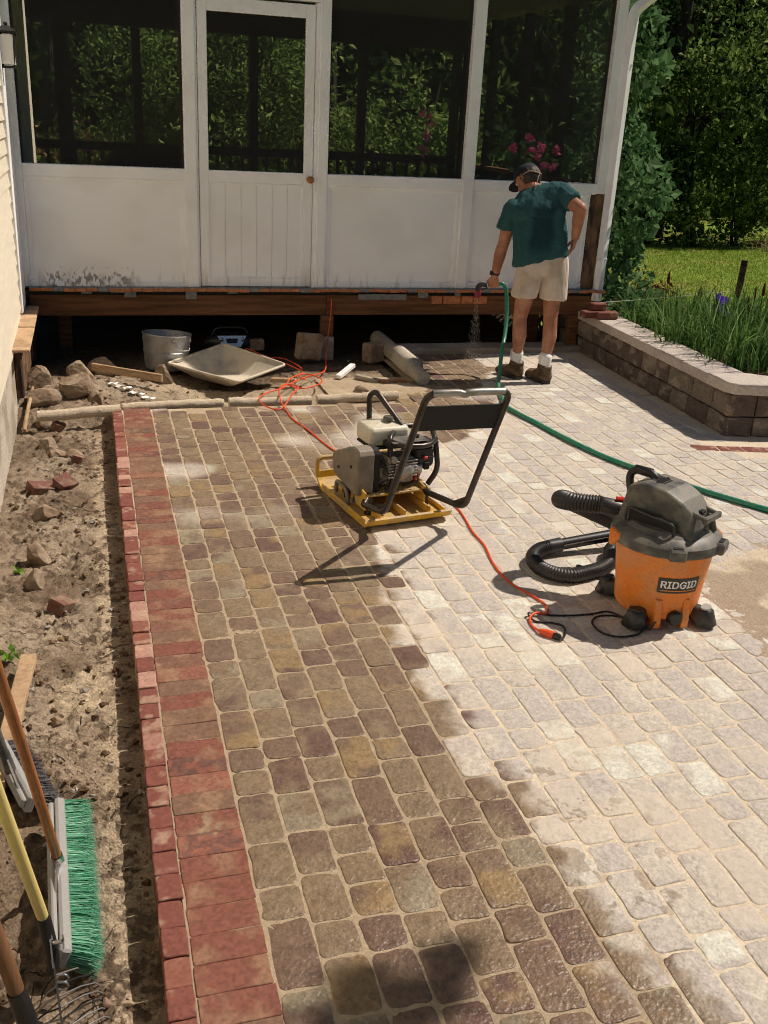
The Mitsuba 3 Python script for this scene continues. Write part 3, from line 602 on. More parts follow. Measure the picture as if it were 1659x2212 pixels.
q1 = wa+wu*.296+wn*.022; q2 = q1-wn*inner; e1 = wa+se*.36+sn*.026; e2 = e1-sn*inner
part(W, 'cap_stone', cap([tuple(q1[:2])]+arc+[tuple(e1[:2]), tuple(e2[:2])]+[tuple(q2[:2])], sd=9), 'm_cap', smooth=30, label='rounded corner cap stone')
for k in range(5):
    a, b = wa+se*(.364+.4*k)+sn*.024, wa+se*(.36+.4*(k+1))+sn*.024
    part(W, 'cap_stone', cap([tuple(a[:2]), tuple(b[:2]), tuple((b-sn*inner)[:2]), tuple((a-sn*inner)[:2])], sd=11+k), 'm_cap', smooth=30)
for n, (x, y, z, a, lab) in enumerate(((4.09, 7.60, .363, .1, 'half hidden red brick at the back of the stack on the garden wall'), (4.20, 7.555, .363, -.05, 'front red brick of the stack at the far end of the garden wall'), (4.15, 7.62, .424, -.08, 'topmost red brick of the stack at the far end of the garden wall'))):
    solo('stacked_brick', box((x, y, z+.03), (.125 if n == 2 else .19, .09, .058), .006, rotz(a)), 'm_edge_brick', lab, 'brick', uv=(.4, .3*n))
bed = grid(np.arange(4.22, 7.6, .05), np.arange(5.62, 8.9, .05), lambda x, y: np.clip(.30-.32*np.clip((y-7.4)/1.3, 0, 1)-.25*np.clip((x-6.2)/1.2, 0, 1), .03, 1)+.05*(nfb(x, y, 6, 3, 51)-.5))
solo('garden_bed', bed, 'm_soil', 'dark soil of the planted bed behind the garden wall', kind='structure', smooth=True)
solo('wooden_stake', box((5.47, 7.55, .56), (.042, .042, .62), .003, rotx(.03)), 'm_timber', 'dark square stake standing among the irises at the right edge', 'stake')
solo('string_line', tube(smooth_path([(4.16, 7.62, .487), (4.8, 7.60, .535), (5.45, 7.57, .60)], 6), .0022, 5), 'm_string', 'thin pale string stretched from the brick stack to the stake', 'string')

# ------------------------------------------------------------------ rubble and things in front of the porch
dh = lambda x, y: float(dirt_h(np.array([float(x)]), np.array([float(y)]))[0])
rocks = [((-.435, 7.05), (.12, .11, .13), 'angular brown boulder against the house foundation'), ((-.13, 7.28), (.145, .11, .11), 'broad pale boulder at the left end of the loose plank'), ((-.16, 6.83), (.12, .12, .12), 'rounded boulder in front of the loose plank, left of the paper scraps'),
 ((-.38, 6.72), (.15, .08, .075), 'flat stone lying before the angular boulder'), ((.05, 7.62), (.15, .12, .10), 'smooth grey stone in the shade under the porch'), ((-.03, 6.72), (.07, .06, .055), 'fist sized stone between boulder and screed pipe'),
 ((.335, 7.3), (.05, .05, .05), 'small pale stone behind the loose plank'), ((.46, 7.30), (.085, .075, .105), 'upright pale stone in front of the galvanized tub'), ((-.32, 6.02), (.085, .08, .075), 'largest stone just in front of the screed pipe'), ((-.27, 5.86), (.075, .06, .04), 'flat chip of stone before the screed pipe stone'),
 ((-.17, 5.80), (.075, .055, .03), 'thin tan stone sliver on the earth below the pipe'), ((-.31, 4.90), (.085, .08, .065), 'clayey stone in the middle of the bare strip'), ((-.32, 4.34), (.08, .07, .08), 'dark stone throwing a shadow in the bare strip'), ((-.325, 4.10), (.07, .06, .075), 'squarish pale stone beside the brick shard'),
 ((1.13, 6.77), (.05, .045, .045), 'small grey stone at the front corner of the barrow tray'), ((-.36, 6.45), (.07, .055, .055), 'round tan stone by the leaning stick'), ((-.205, 3.02), (.03, .026, .02), 'small smooth pebble in the bare strip near the board'),
 ((2.13, 6.93), (.10, .06, .05), 'tan stone half buried in the sand spill'), ((1.86, 6.80), (.07, .06, .05), 'rounded lump behind the right hand screed pipe'), ((2.3, 7.95), (.14, .11, .10), 'rough stone in the shade beside the long pipe'), ((1.30, 7.9), (.07, .06, .05), 'small stone in the dark behind the tangled cord')]
for n, ((x, y), s, lab) in enumerate(rocks):
    if y < 6.3: s = tuple(.82*t for t in s)
    solo('rock', rock((x, y, dh(x, y)+s[2]*.28), s, 60+n, 8), 'm_rock', lab, 'rock', smooth=28)
for n, (x, y, a, s, lab) in enumerate(((-.335, 5.28, .5, (.15, .09, .055), 'brick fragment lying flat, left one of the pair below the pipe'), (-.215, 5.30, -.7, (.10, .09, .055), 'brick fragment tilted up, right one of the pair below the pipe'), (-.205, 3.86, .9, (.09, .08, .055), 'red brick shard on the bare strip beside the squarish stone'), (-.27, 6.35, .3, (.08, .07, .05), 'broken red brick near the left screed pipe'), (-.145, 5.72, 1.2, (.075, .06, .04), 'brick chip beside the tan stone sliver'))):
    M = m3.Manifold.cube(list(s), True).trim_by_plane(nz((-1, .4, .15)).tolist(), -s[0]*.38).to_mesh(); r_ = rotz(a) @ roty(.25+.2*n % .4) @ rotx(.2)
    solo('brick_fragment', (np.array(M.vert_properties[:, :3], float) @ r_.T+V3(x, y, dh(x, y)+.022), np.array(M.tri_verts)), 'm_old_brick', lab, 'brick')
for n, (x, y, s, lab) in enumerate(((-.09, 1.93, .018, 'tiny red brick chip near the green bristles'), (-.07, 1.79, .016, 'tiny red brick chip just behind the rake tines'))):
    solo('brick_chip', rock((x, y, dh(x, y)+.006), (s, s*.7, s*.6), 140+n, 6), 'm_old_brick', lab, 'brick')
for n, (a, b, r, lab) in enumerate((((-.40, 6.335), (.115, 6.40), .036, 'sand caked screed pipe at the left end, running to the brick edge'), ((.13, 6.475), (.80, 6.53), .030, 'sand caked screed pipe behind the first cobbles'), ((.84, 6.53), (1.42, 6.55), .033, 'sand caked screed pipe under the tangled orange cord'), ((1.46, 6.545), (2.06, 6.565), .034, 'sand caked screed pipe right of the tangled orange cord'))):
    pts = np.linspace(V3(*a, 0), V3(*b, 0), 14); wb_ = np.random.default_rng(900+n); pts = np.linspace(pts[0], pts[-1], 40); pts[:, 2] = .002+.006*np.cumsum(wb_.normal(0, .25, 40)).clip(-1, 1); rr = r*(1+.03*wb_.normal(size=40)+.05*np.cumsum(wb_.normal(0, .25, 40)).clip(-1, 1))
    solo('screed_pipe', tube(pts, rr, 14), 'm_pile', lab, 'pipe', smooth=50)
solo('long_pipe', tube([(2.36, 6.88, .045), (2.35, 7.1, .06), (2.35, 7.11, .075), (2.345, 7.5, .085), (2.345, 7.51, .072), (2.33, 8.1, .09)], [.055, .062, .078, .078, .066, .068], 16), 'm_concrete', 'thick dirty drain pipe running back under the porch', 'pipe', smooth=50)
solo('plank', bar((-.05, 7.40, .055), (.43, 7.04, .05), .022, .055, .002), 'm_plank', 'narrow loose plank lying between the boulders', 'plank')
solo('plank', bar((-.312, 3.37, -.045), (-.372, 2.62, -.05), .055, .028, .002), 'm_plank', 'pale board lying under the grey bristled broom', 'board')
solo('stick', tube(smooth_path([(-.475, 6.27, -.07), (-.463, 6.5, -.01), (-.44, 6.85, .055)], 5), [.012]*10+[.009], 7), 'm_plank', 'short stick leaning by the foundation wall', 'stick')
for n, (a, b, w_, h_, lab) in enumerate((((1.25, 7.2, -.02), (1.42, 7.08, .0), .05, .03, 'offcut of board beside the right corner of the tray'), ((1.77, 7.2, -.01), (1.93, 7.37, .04), .045, .03, 'white painted trim offcut standing out bright on the earth'), ((1.92, 7.22, -.01), (2.07, 7.05, -.015), .05, .03, 'grey board offcut right of the white one'), ((2.07, 7.03, -.015), (2.26, 7.02, -.01), .04, .03, 'reddish board offcut pointing at the long pipe'))):
    solo('board_offcut', bar(a, b, w_, h_, .003), ('m_plank', 'm_white', 'm_concrete', 'm_endgrain')[n], lab, 'board')
for n in range(9):
    x, y = .10+.03*n+rng.uniform(-.03, .03), 7.07-.035*n+rng.uniform(-.04, .04)
    v = np.array([(-1, -1, 0), (0, -1, .3), (1, -1, 0), (-1, 1, .2), (0, 1, -.1), (1, 1, .3)])*V3(.028, .022, .03)*rng.uniform(.6, 1.1)
    v = np.vstack([v, v-V3(0, 0, .0015)]) @ rotz(rng.uniform(0, 6)).T; f = np.array([[0, 1, 4], [0, 4, 3], [1, 2, 5], [1, 5, 4]])
    solo('paper_scrap', (v+V3(x, y, dh(x, y)+.02), np.vstack([f, f[:, ::-1]+6])), 'm_label_white', 'torn pale scrap among the papers below the loose plank', 'paper', 'scraps of torn paper below the loose plank')
B = thing('galvanized_tub', 'round galvanized tub with a wire handle in the shade under the porch', 'tub')
tc = V3(.50, 7.66, -.03); tr_ = rotx(-.06) @ roty(.06)
part(B, 'body', lathe([(0, .005), (.15, 0), (.158, .01), (.172, .13), (.176, .134), (.176, .140), (.172, .144), (.186, .262), (.191, .268), (.188, .274), (.181, .268), (.155, .02), (0, .016)], tc, 44, tr_), 'm_galv', 40)
part(B, 'handle', tube(smooth_path([tc+V3(.175, -.06, .23), tc+V3(.17, -.13, .17), tc+V3(.10, -.18, .18), tc+V3(.06, -.185, .23)], 6), .004, 6), 'm_metal', True)
for q_ in ((.178, -.055, .232), (.06, -.183, .238)): part(B, 'handle_ear', box(tc+V3(*q_), (.03, .012, .03), .003), 'm_galv')
RD = thing('portable_radio', 'rounded black radio with a silver front in the dark behind the tray', 'radio')
rc = V3(1.06, 8.10, .07)
part(RD, 'body', blob(rc, (.21, .10, .10), 3, .02), 'm_black_rubber', True)
part(RD, 'front_panel', prism([(-.12, .045), (.12, .045), (.07, -.045), (-.07, -.045)], .012, rc+V3(0, -.101, .03), (1, 0, 0), (0, .25, 1)), 'm_metal')
part(RD, 'display', prism([(-.05, .025), (.05, .025), (.04, -.012), (-.04, -.012)], .005, rc+V3(0, -.113, .03), (1, 0, 0), (0, .25, 1)), 'm_dark')
for sx in (-.085, .085): part(RD, 'dial', cyl(rc+V3(sx, -.105, .05), rc+V3(sx, -.122, .046), .014, 14), 'm_metal', True)
part(RD, 'handle', tube(smooth_path([rc+V3(-.15, 0, .06), rc+V3(-.1, 0, .12), rc+V3(.1, 0, .12), rc+V3(.15, 0, .06)], 6), .011, 8), 'm_black_rubber', True)
solo('concrete_lump', box((1.66, 7.78, .10), (.21, .10, .21), .012, rotz(.2) @ roty(.12)), 'm_rock', 'upright block of old concrete beside the porch pier', 'block')
solo('garden_block', box((1.27, 8.05, .06), (.12, .08, .09), .008, rotz(.1)), 'm_rock', 'small dark block in the shade behind the cord', 'block')
solo('old_block', box((2.2, 7.75, .05), (.16, .12, .16), .012, rotz(.4)), 'm_rock', 'weathered block in the shade left of the long pipe', 'block')
# wheelbarrow tray: four rim corners, four floor corners, with thickness and a rolled rim
TR = thing('barrow_tray', 'mortar crusted wheelbarrow tray without wheels lying on the earth', 'tray')
rim = [V3(.495, 7.44, .06), V3(.955, 6.88, .05), V3(1.385, 7.34, .06), V3(.975, 7.84, .115)]
cen = sum(rim)/4; flo = [cen+(p-cen)*V3(.50, .50, 0)+V3(-.02, .05, -.13) for p in rim]
def dish(rim, flo, th):
    R = np.array(round_path([rim[-1]*.5+rim[0]*.5]+rim+[rim[-1]*.5+rim[0]*.5], .04, 6)[:-1]); Fl = np.array(round_path([flo[-1]*.5+flo[0]*.5]+flo+[flo[-1]*.5+flo[0]*.5], .04, 6)[:-1]); n = len(R)
    loops = [R, R*.6+Fl*.4, R*.12+Fl*.88, Fl*.94+Fl.mean(0)*.06]; dn = V3(0, 0, th)
    lo2 = [L-dn+(0 if i else 0) for i, L in enumerate(loops)]; A = loops+[loops[-1].mean(0, keepdims=True)]
    v = np.vstack(loops+[loops[-1].mean(0)[None]]+lo2+[lo2[-1].mean(0)[None]]); f = []; j = np.arange(n); k = (j+1) % n; off = 4*n+1
    for i in range(3):
        a, b = i*n, (i+1)*n; f += [np.stack([a+j, a+k, b+k], 1), np.stack([a+j, b+k, b+j], 1), np.stack([off+a+k, off+a+j, off+b+k], 1), np.stack([off+b+k, off+a+j, off+b+j], 1)]
    f += [np.stack([3*n+j, 3*n+k, np.full(n, 4*n)], 1), np.stack([off+3*n+k, off+3*n+j, np.full(n, off+4*n)], 1), np.stack([j, off+j, k], 1), np.stack([k, off+j, off+k], 1)]
    return (v, np.vstack(f)), R
(dm, dR) = dish(rim, flo, .006)
part(TR, 'pan', dm, 'm_tray', 50); part(TR, 'rolled_rim', tube(np.vstack([dR, dR[:2]]), .011, 8, False), 'm_tray', True)

# ------------------------------------------------------------------ tools leaning at the left
def broom(key, a, b, base, tip, bmat, blockmat, n, R0, handle, hm, sock, seed, h=.055):
    """block from a to b, bristles from the block towards tip direction"""
    a, b = V3(*a), V3(*b); u_ = nz(b-a); t_ = nz(V3(*tip)); t_ = nz(t_-u_*(t_ @ u_)); s_ = np.cross(u_, t_)
    A = np.stack([u_, s_, t_], 1); L = np.linalg.norm(b-a)
    part(key, 'block', box((a+b)/2, (L, .058, .028), .006, A), blockmat)
    part(key, 'block_ridge', box((a+b)/2-t_*.021, (L*.96, .030, .016), .004, A), blockmat)
    r_ = np.random.default_rng(seed); vs, fs, us = [], [], []; m = 0
    for _ in range(n):
        s = r_.uniform(-.5, .5)*L*.985; w_ = r_.uniform(-.025, .025); p0 = (a+b)/2+u_*s+s_*w_+t_*.012
        d = t_+u_*(s/L*.35*abs(s/L)*2+r_.normal(0, .06))+s_*(w_*4+r_.normal(0, .07)); ln = R0*r_.uniform(.88, 1.05)
        p1 = p0+d*ln*.55; p2 = p0+d*ln+u_*r_.normal(0, .006)+s_*r_.normal(0, .006)+V3(0, 0, -.004); q_ = nz(np.cross(d, r_.normal(size=3)))*.0009
        q2 = np.cross(nz(d), q_); vs += [p0+q_, p0-q_*.5+q2*.87, p0-q_*.5-q2*.87, p1+q_, p1-q_*.5+q2*.87, p1-q_*.5-q2*.87, p2]
        for i0, i1 in ((0, 1), (1, 2), (2, 0)): fs += [[m+i0, m+i1, m+3+i1], [m+i0, m+3+i1, m+3+i0], [m+3+i0, m+3+i1, m+6]]
        us += [(min(1, max(0, r_.normal(.35, .3))), .5)]*7; m += 7
    part(key, 'bristles', (np.array(vs), np.array(fs)), bmat, uv=np.array(us), stuff=True)
    part(key, 'handle', tube(handle, np.linspace(.0125, .0125, len(handle)), 14), hm, True)
    h0, d = V3(*handle[0]), nz(V3(*handle[1])-V3(*handle[0])); part(key, 'socket', cyl(h0-d*.03, h0+d*.05, .017, 14, .0145), sock, True)
    for sx in (-.4, .4): part(key, 'brace', bar(h0+d*.03, (a+b)/2+u_*sx*.28-t_*.015, .006, .012), sock)
    return A
BR = thing('push_broom', 'push broom with green bristles, grey block and a brown wooden handle', 'broom')
broom(BR, (-.19, 2.455, -.02), (-.163, 1.87, -.02), 0, (1, .05, -.42), 'm_bristle', 'm_grey_plastic', 5200, .085, [(-.178, 2.185, .0), (-.201, 2.0, .40), (-.226, 1.81, .80), (-.26, 1.55, 1.35)], 'm_handle', 'm_metal', 1)
BG = thing('push_broom', 'push broom with dark grey bristles lying behind the brown handle', 'broom')
broom(BG, (-.37, 2.80, -.035), (-.265, 2.50, -.045), 0, (.75, .35, -.35), 'm_bristle_dark', 'm_grey_plastic', 2600, .075, [(-.332, 2.64, .01), (-.372, 2.62, .25), (-.45, 2.6, .7)], 'm_vac_grey', 'm_vac_grey', 2)
RK = thing('leaf_rake', 'spring tined rake with a yellow handle and black ferrule', 'rake')
rk = [V3(-.183, 1.845, .03), V3(-.196, 1.865, .115), V3(-.232, 1.71, .55), V3(-.277, 1.515, 1.10)]
part(RK, 'handle', tube([rk[1]+(rk[2]-rk[1])*.02, rk[2], rk[3]], .0135, 16), 'm_handle_yellow', True)
part(RK, 'ferrule', tube([rk[0]+V3(.002, -.02, -.03), rk[0], rk[1], rk[1]+(rk[2]-rk[1])*.05], [.012, .0165, .0165, .0155], 14), 'm_black_rubber', True)
wn_ = V3(-.178, 1.838, .07)
part(RK, 'wing_nut', cat([cyl(wn_, wn_+V3(.02, -.004, .004), .005, 8), box(wn_+V3(.022, -.003, .012), (.004, .008, .022), .001, rotx(.3)), box(wn_+V3(.022, -.006, -.004), (.004, .008, .018), .001, rotx(-.6))]), 'm_metal')
part(RK, 'strap', bar(wn_+V3(-.006, .0, .01), wn_+V3(-.004, -.02, -.05), .004, .02), 'm_galv')
hub = V3(-.168, 1.80, -.02)
for k in range(2): part(RK, 'spring_loop', tube([hub+V3(.004, .014-.022*k, .0)+V3(.014*math.cos(t), .004*math.sin(t*.5), .012*math.sin(t)) for t in np.linspace(0, 5.6, 18)], .0028, 6), 'm_chrome', True)
part(RK, 'spine', bar(V3(-.183, 1.84, .02), V3(-.150, 1.60, -.075), .004, .018), 'm_black_rubber')
for k in range(15):
    t = (k//2)/7; sg = 1 if k % 2 else -1; s = V3(-.178+.026*t, 1.815-.17*t, -.005-.055*t)
    e = V3(-.165+.085*sg*(.75+.4*t)+.01, s[1]+.06+.03*sg, -.094); m_ = s*.5+e*.5+V3(0, 0, .008)
    part(RK, 'tine', tube(np.array([s, m_, s*.15+e*.85+V3(0, 0, .003), e+V3(0, 0, -.014)]), .0021, 5), 'm_galv' if k % 3 else 'm_dark', True)
WH = thing('spade', 'brown wooden tool handle with a black metal socket in the near corner', 'spade')
part(WH, 'shaft', tube([(-.232, 1.655, .07), (-.254, 1.66, .20), (-.33, 1.67, .62)], [.0165, .0175, .0175], 14), 'm_handle2', True)
part(WH, 'socket', tube([(-.206, 1.60, -.08), (-.229, 1.652, .06), (-.243, 1.656, .135)], [.020, .021, .0195], 14), 'm_black_rubber', True)
part(WH, 'blade', box((-.19, 1.53, -.11), (.15, .2, .004), .001, rotx(.35)), 'm_dark')

# ------------------------------------------------------------------ hose and cords
HS = thing('garden_hose', 'green garden hose trailing from the man across the dry pavers', 'hose')
hp = [(3.05, 7.275, .685), (3.085, 7.262, .70), (3.118, 7.25, .665), (3.132, 7.235, .56), (3.125, 7.19, .44), (3.085, 7.10, .32), (3.03, 7.0, .235), (2.985, 6.90, .10), (2.915, 6.74, .022), (2.815, 6.42, .016), (2.757, 6.2, .016), (2.762, 6.05, .016), (2.80, 5.80, .016), (2.853, 5.43, .016), (2.93, 5.07, .016), (3.033, 4.805, .016), (3.195, 4.475, .016), (3.305, 4.28, .016), (3.42, 4.10, .016), (3.70, 3.7, .016)]
part(HS, 'tube', tube(smooth_path(hp, 10), .0155, 14), 'm_hose', True)
NZ = thing('spray_nozzle', 'spray nozzle with burgundy head held out in the left hand', 'nozzle')
part(NZ, 'grip', cyl((3.045, 7.28, .683), (2.985, 7.33, .676), .0135, 12, .017), 'm_vac_black', True)
part(NZ, 'collar', cyl((3.002, 7.318, .679), (2.994, 7.326, .678), .020, 16), 'm_chrome', True)
part(NZ, 'barrel', tube(smooth_path([(2.99, 7.33, .678), (2.955, 7.365, .675), (2.94, 7.385, .655), (2.945, 7.40, .62)], 5), [.017]*5+[.020]*11, 12), 'm_vac_black', True)
part(NZ, 'head', lathe([(0, 0), (.017, 0), (.021, -.01), (.027, -.05), (.027, -.07), (.022, -.073), (0, -.068)], (2.945, 7.40, .64), 20), 'm_burgundy', 35)
part(NZ, 'trigger', bar((2.995, 7.315, .66), (2.96, 7.36, .635), .008, .012, .002), 'm_vac_black')
dr_ = []; dv, df = np.array(ico0.vertices), np.array(ico0.faces)
for n in range(900):
    t = rng.random()**.8; rad = .010+.075*t; a, q_ = rng.uniform(0, 6.28), math.sqrt(rng.random()); s = .0010+.0016*rng.random()**3
    dr_.append((dv*s*V3(1, 1, 3.5)+V3(2.945+rad*q_*math.cos(a)+.012*t, 7.40+rad*q_*math.sin(a)+.02*t, .565-.565*t), df))
solo('water_spray', cat(dr_), 'm_water', 'fine drops of water falling from the spray nozzle', 'water', kind='stuff')
def cord(P, r=.0052, n=8): return tube(smooth_path(P, n), r, 8)
z = .006
EC = thing('extension_cord', 'orange extension cord running from the porch past the compactor to the vacuum plug', 'cord')
c1 = [(1.87, 7.93, .47), (1.872, 7.925, .40), (1.855, 7.90, .25), (1.80, 7.75, .08), (1.74, 7.5, -.01), (1.66, 7.3, .0), (1.55, 7.18, .01), (1.42, 7.02, .02), (1.33, 6.88, .02), (1.40, 6.75, .03), (1.54, 6.85, .03), (1.60, 7.05, .02), (1.5, 7.16, .03), (1.36, 7.0, .04), (1.26, 6.72, .05), (1.13, 6.60, .05), (1.04, 6.47, .045), (1.06, 6.37, .02), (1.16, 6.32, z), (1.27, 6.50, .05), (1.36, 6.72, .05), (1.30, 6.86, .03), (1.22, 6.68, .055), (1.185, 6.45, .03), (1.195, 6.25, z), (1.20, 6.08, z), (1.25, 5.84, z), (1.295, 5.55, z), (1.345, 5.34, z), (1.42, 5.12, z), (1.52, 4.90, z), (1.60, 4.73, z), (1.68, 4.66, z), (1.725, 4.58, z), (1.745, 4.38, z), (1.715, 4.11, z), (1.712, 3.94, z), (1.68, 3.76, z), (1.672, 3.64, z), (1.68, 3.53, z), (1.725, 3.40, z), (1.742, 3.31, z), (1.71, 3.235, .012), (1.665, 3.24, .016), (1.628, 3.215, .012), (1.612, 3.16, z), (1.618, 3.10, .012)]
part(EC, 'cable', cord(c1), 'm_cord', True)
pg = V3(1.618, 3.10, .013); pd = nz(V3(.055, -.06, 0))
part(EC, 'socket_end', tube([pg-pd*.004, pg+pd*.01, pg+pd*.03, pg+pd*.058], [.007, .012, .016, .016], 10), 'm_cord', 40)
EC2 = thing('extension_cord', 'second orange cord snaking from the radio over the earth', 'cord')
part(EC2, 'cable', cord([(1.08, 7.77, .06), (1.16, 7.80, .08), (1.26, 7.72, .05), (1.36, 7.62, .03), (1.46, 7.42, .02), (1.50, 7.25, .02), (1.44, 7.12, .03), (1.47, 6.98, .03)], .0045), 'm_cord', True)
part(EC2, 'cable_loop', cord([(1.2, 7.62, .03), (1.32, 7.70, .03), (1.43, 7.66, .03), (1.5, 7.5, .02), (1.52, 7.36, .02)], .0045), 'm_cord', True)

# ------------------------------------------------------------------ orange vacuum
VC = thing('shop_vacuum', 'orange wet and dry vacuum with dusty grey motor head on casters', 'vacuum')
vc = V3(2.19, 3.205, 0)
VA = math.radians(263)                                    # the way the front with the lettering looks
fd = V3(math.cos(VA), math.sin(VA), 0); sd = V3(-fd[1], fd[0], 0)       # front, and right as the vacuum's front is seen
MA = math.radians(300); fm = V3(math.cos(MA), math.sin(MA), 0); sm = V3(-fm[1], fm[0], 0); MR = np.stack([fm, sm, V3(0, 0, 1)], 1)
def vp(f_, s_, z_): return vc+fd*f_+sd*s_+V3(0, 0, z_)
def vm(f_, s_, z_): return vc+fm*f_+sm*s_+V3(0, 0, z_)
tank = [(0, .035), (.150, .035), (.163, .040), (.170, .052), (.1745, .12), (.1965, .318), (.2025, .322), (.2025, .336), (.19, .336), (0, .336)]
part(VC, 'tank', lathe(tank, vc, 72), 'm_orange', 30)
for s_ in (-.055, .065):                                   # moulded ribs beside the drain
    part(VC, 'tank_rib', prism([(.10, .0), (.183, .0), (.184, .035), (.172, .12), (.10, .12)], .028, vc+fd*0+sd*(s_)+V3(0, 0, .012), fd, (0, 0, 1)), 'm_orange')
part(VC, 'lid', lathe([(0, .325), (.208, .325), (.222, .330), (.224, .352), (.220, .368), (.206, .382), (.19, .392), (.172, .402), (.12, .41), (0, .41)], vc, 72), 'm_vac_grey', 30)
for s_, mm in ((1, 'm_orange'), (-1, 'm_orange')):
    q_ = vc+sd*.213*s_
    part(VC, 'latch', m3.Manifold.batch_hull([m3.Manifold.sphere(.018, 14).translate((q_+V3(0, 0, .355)+fd*k).tolist()) for k in (-.028, .028)]+[m3.Manifold.sphere(.014, 12).translate((q_+sd*.016*s_+V3(0, 0, .318)).tolist())]), mm, 40)
# motor head: a hull that falls towards the front
def rhull(pts, r, n=16): return m3.Manifold.batch_hull([m3.Manifold.sphere(r, n).translate(list(map(float, p))) for p in pts])
mh = rhull([vm(f_, s_*w_, z_) for f_, w_, z_ in ((-.15, .085, .40), (-.135, .066, .515), (-.08, .072, .540), (.01, .074, .533), (.07, .068, .507), (.112, .052, .468), (.13, .080, .40)) for s_ in (-1, 1)], .028)
part(VC, 'motor_head', mh, 'm_vac_grey', 35)
part(VC, 'collar', lathe([(.178, .385), (.178, .400), (.160, .415), (.12, .42), (0, .42)], vc, 60), 'm_vac_grey', 30)
for s_ in (-1, 1):                                        # cord wrap frame on each flank
    fr = [vm(-.125, .135*s_, .405), vm(-.115, .142*s_, .470), vm(.095, .142*s_, .452), vm(.10, .135*s_, .400)]
    loop = round_path([(fr[0]+fr[3])/2]+fr+[(fr[0]+fr[3])/2], .02, 5)
    part(VC, 'cord_wrap', tube(loop, .0065, 8, False), 'm_vac_black', True)
    part(VC, 'wrap_recess', box(vm(-.01, .124*s_, .430), (.205, .010, .056), .004, MR), 'm_dark')
part(VC, 'carry_handle', tube(round_path([vm(-.165, 0, .42), vm(-.205, 0, .54), vm(-.185, 0, .578), vm(-.10, 0, .582), vm(-.07, 0, .55)], .03, 6), .0165, 12), 'm_vac_black', True)
part(VC, 'handle_grip', tube([vm(-.18, 0, .580), vm(-.105, 0, .582)], .0185, 14), 'm_black_rubber', True)
for i_ in range(7):
    for k in range(9):
        a_, b_ = -.085+i_*.011, (k-4)*.0105
        if abs(b_) > .044-.004*abs(i_-3): continue
        part(VC, 'vent_slot', box(vm(a_, b_, .5665+.0012+(-.00 if a_ < -.04 else -.38*(a_+.04))), (.008, .0065, .003), 0, MR), 'm_dark')
for s_ in (-1, 1):
    part(VC, 'front_arm', bar(vm(.075, .056*s_, .497), vm(.178, .050*s_, .478), .016, .018, .004), 'm_vac_grey')
part(VC, 'front_bar', bar(vm(.178, -.066, .476), vm(.178, .066, .476), .02, .028, .005), 'm_vac_grey')
part(VC, 'front_leg', bar(vm(.150, .055, .47), vm(.172, .06, .40), .014, .02, .003), 'm_vac_grey')
part(VC, 'power_switch', box(vm(.128, 0, .488), (.03, .036, .012), .003, MR), 'm_black_rubber')
pd_ = nz(fm*.95+sm*.1)
part(VC, 'blower_port', lathe([(.030, 0), (.040, 0), (.042, .012), (.040, .075), (.030, .075), (.029, 0)], vm(.085, .035, .415), 26, axes(pd_) @ roty(PI/2)), 'm_vac_grey', 40)
part(VC, 'port_bore', cyl(vm(.085, .035, .415)+pd_*.058, vm(.085, .035, .415)+pd_*.060, .029, 20), 'm_dark')
for a_, w_ in ((312, .085), (250, .07)):
    d = V3(math.cos(math.radians(a_)), math.sin(math.radians(a_)), 0); A_ = axes(d)
    part(VC, 'lid_clasp', box(vc+d*.218+V3(0, 0, .352), (.05, w_, .05), .008, A_), 'm_vac_grey')
    part(VC, 'clasp_slot', box(vc+d*.222+V3(0, 0, .3785), (.018, w_*.55, .004), 0, A_), 'm_dark')
# casters
for k, a_ in enumerate((218, 308, 128, 38)):
    d = V3(math.cos(math.radians(a_)), math.sin(math.radians(a_)), 0); w_ = V3(-d[1], d[0], 0); c_ = vc+d*.212
    part(VC, 'caster_foot', m3.Manifold.batch_hull([m3.Manifold.sphere(.034, 16).translate((c_+V3(0, 0, .050)).tolist()), m3.Manifold.cylinder(.055, .053, .034, 20).translate((c_+V3(0, 0, .018)).tolist()), m3.Manifold.sphere(.022, 14).translate((vc+d*.13+V3(0, 0, .062)).tolist())]), 'm_vac_black', 40)
    part(VC, 'caster_wheel', cyl(c_+w_*.013+V3(0, 0, .021)+d*.012, c_-w_*.013+V3(0, 0, .021)+d*.012, .021, 18), 'm_black_rubber', 40)
    part(VC, 'foot_cap', m3.Manifold.batch_hull([m3.Manifold.cylinder(.006, .019, .017, 16).translate((c_+w_*.012*s_+V3(0, 0, .082)).tolist()) for s_ in (-1, 1)]), 'm_grey_plastic' if a_ == 308 else 'm_black_rubber', 40)
part(VC, 'drain_cap', lathe([(0, .045), (.024, .045), (.030, .038), (.030, .010), (.036, .008), (.036, 0), (0, 0)], vp(.150, .005, .055), 22, axes(fd) @ roty(PI/2)), 'm_black_rubber', 35)
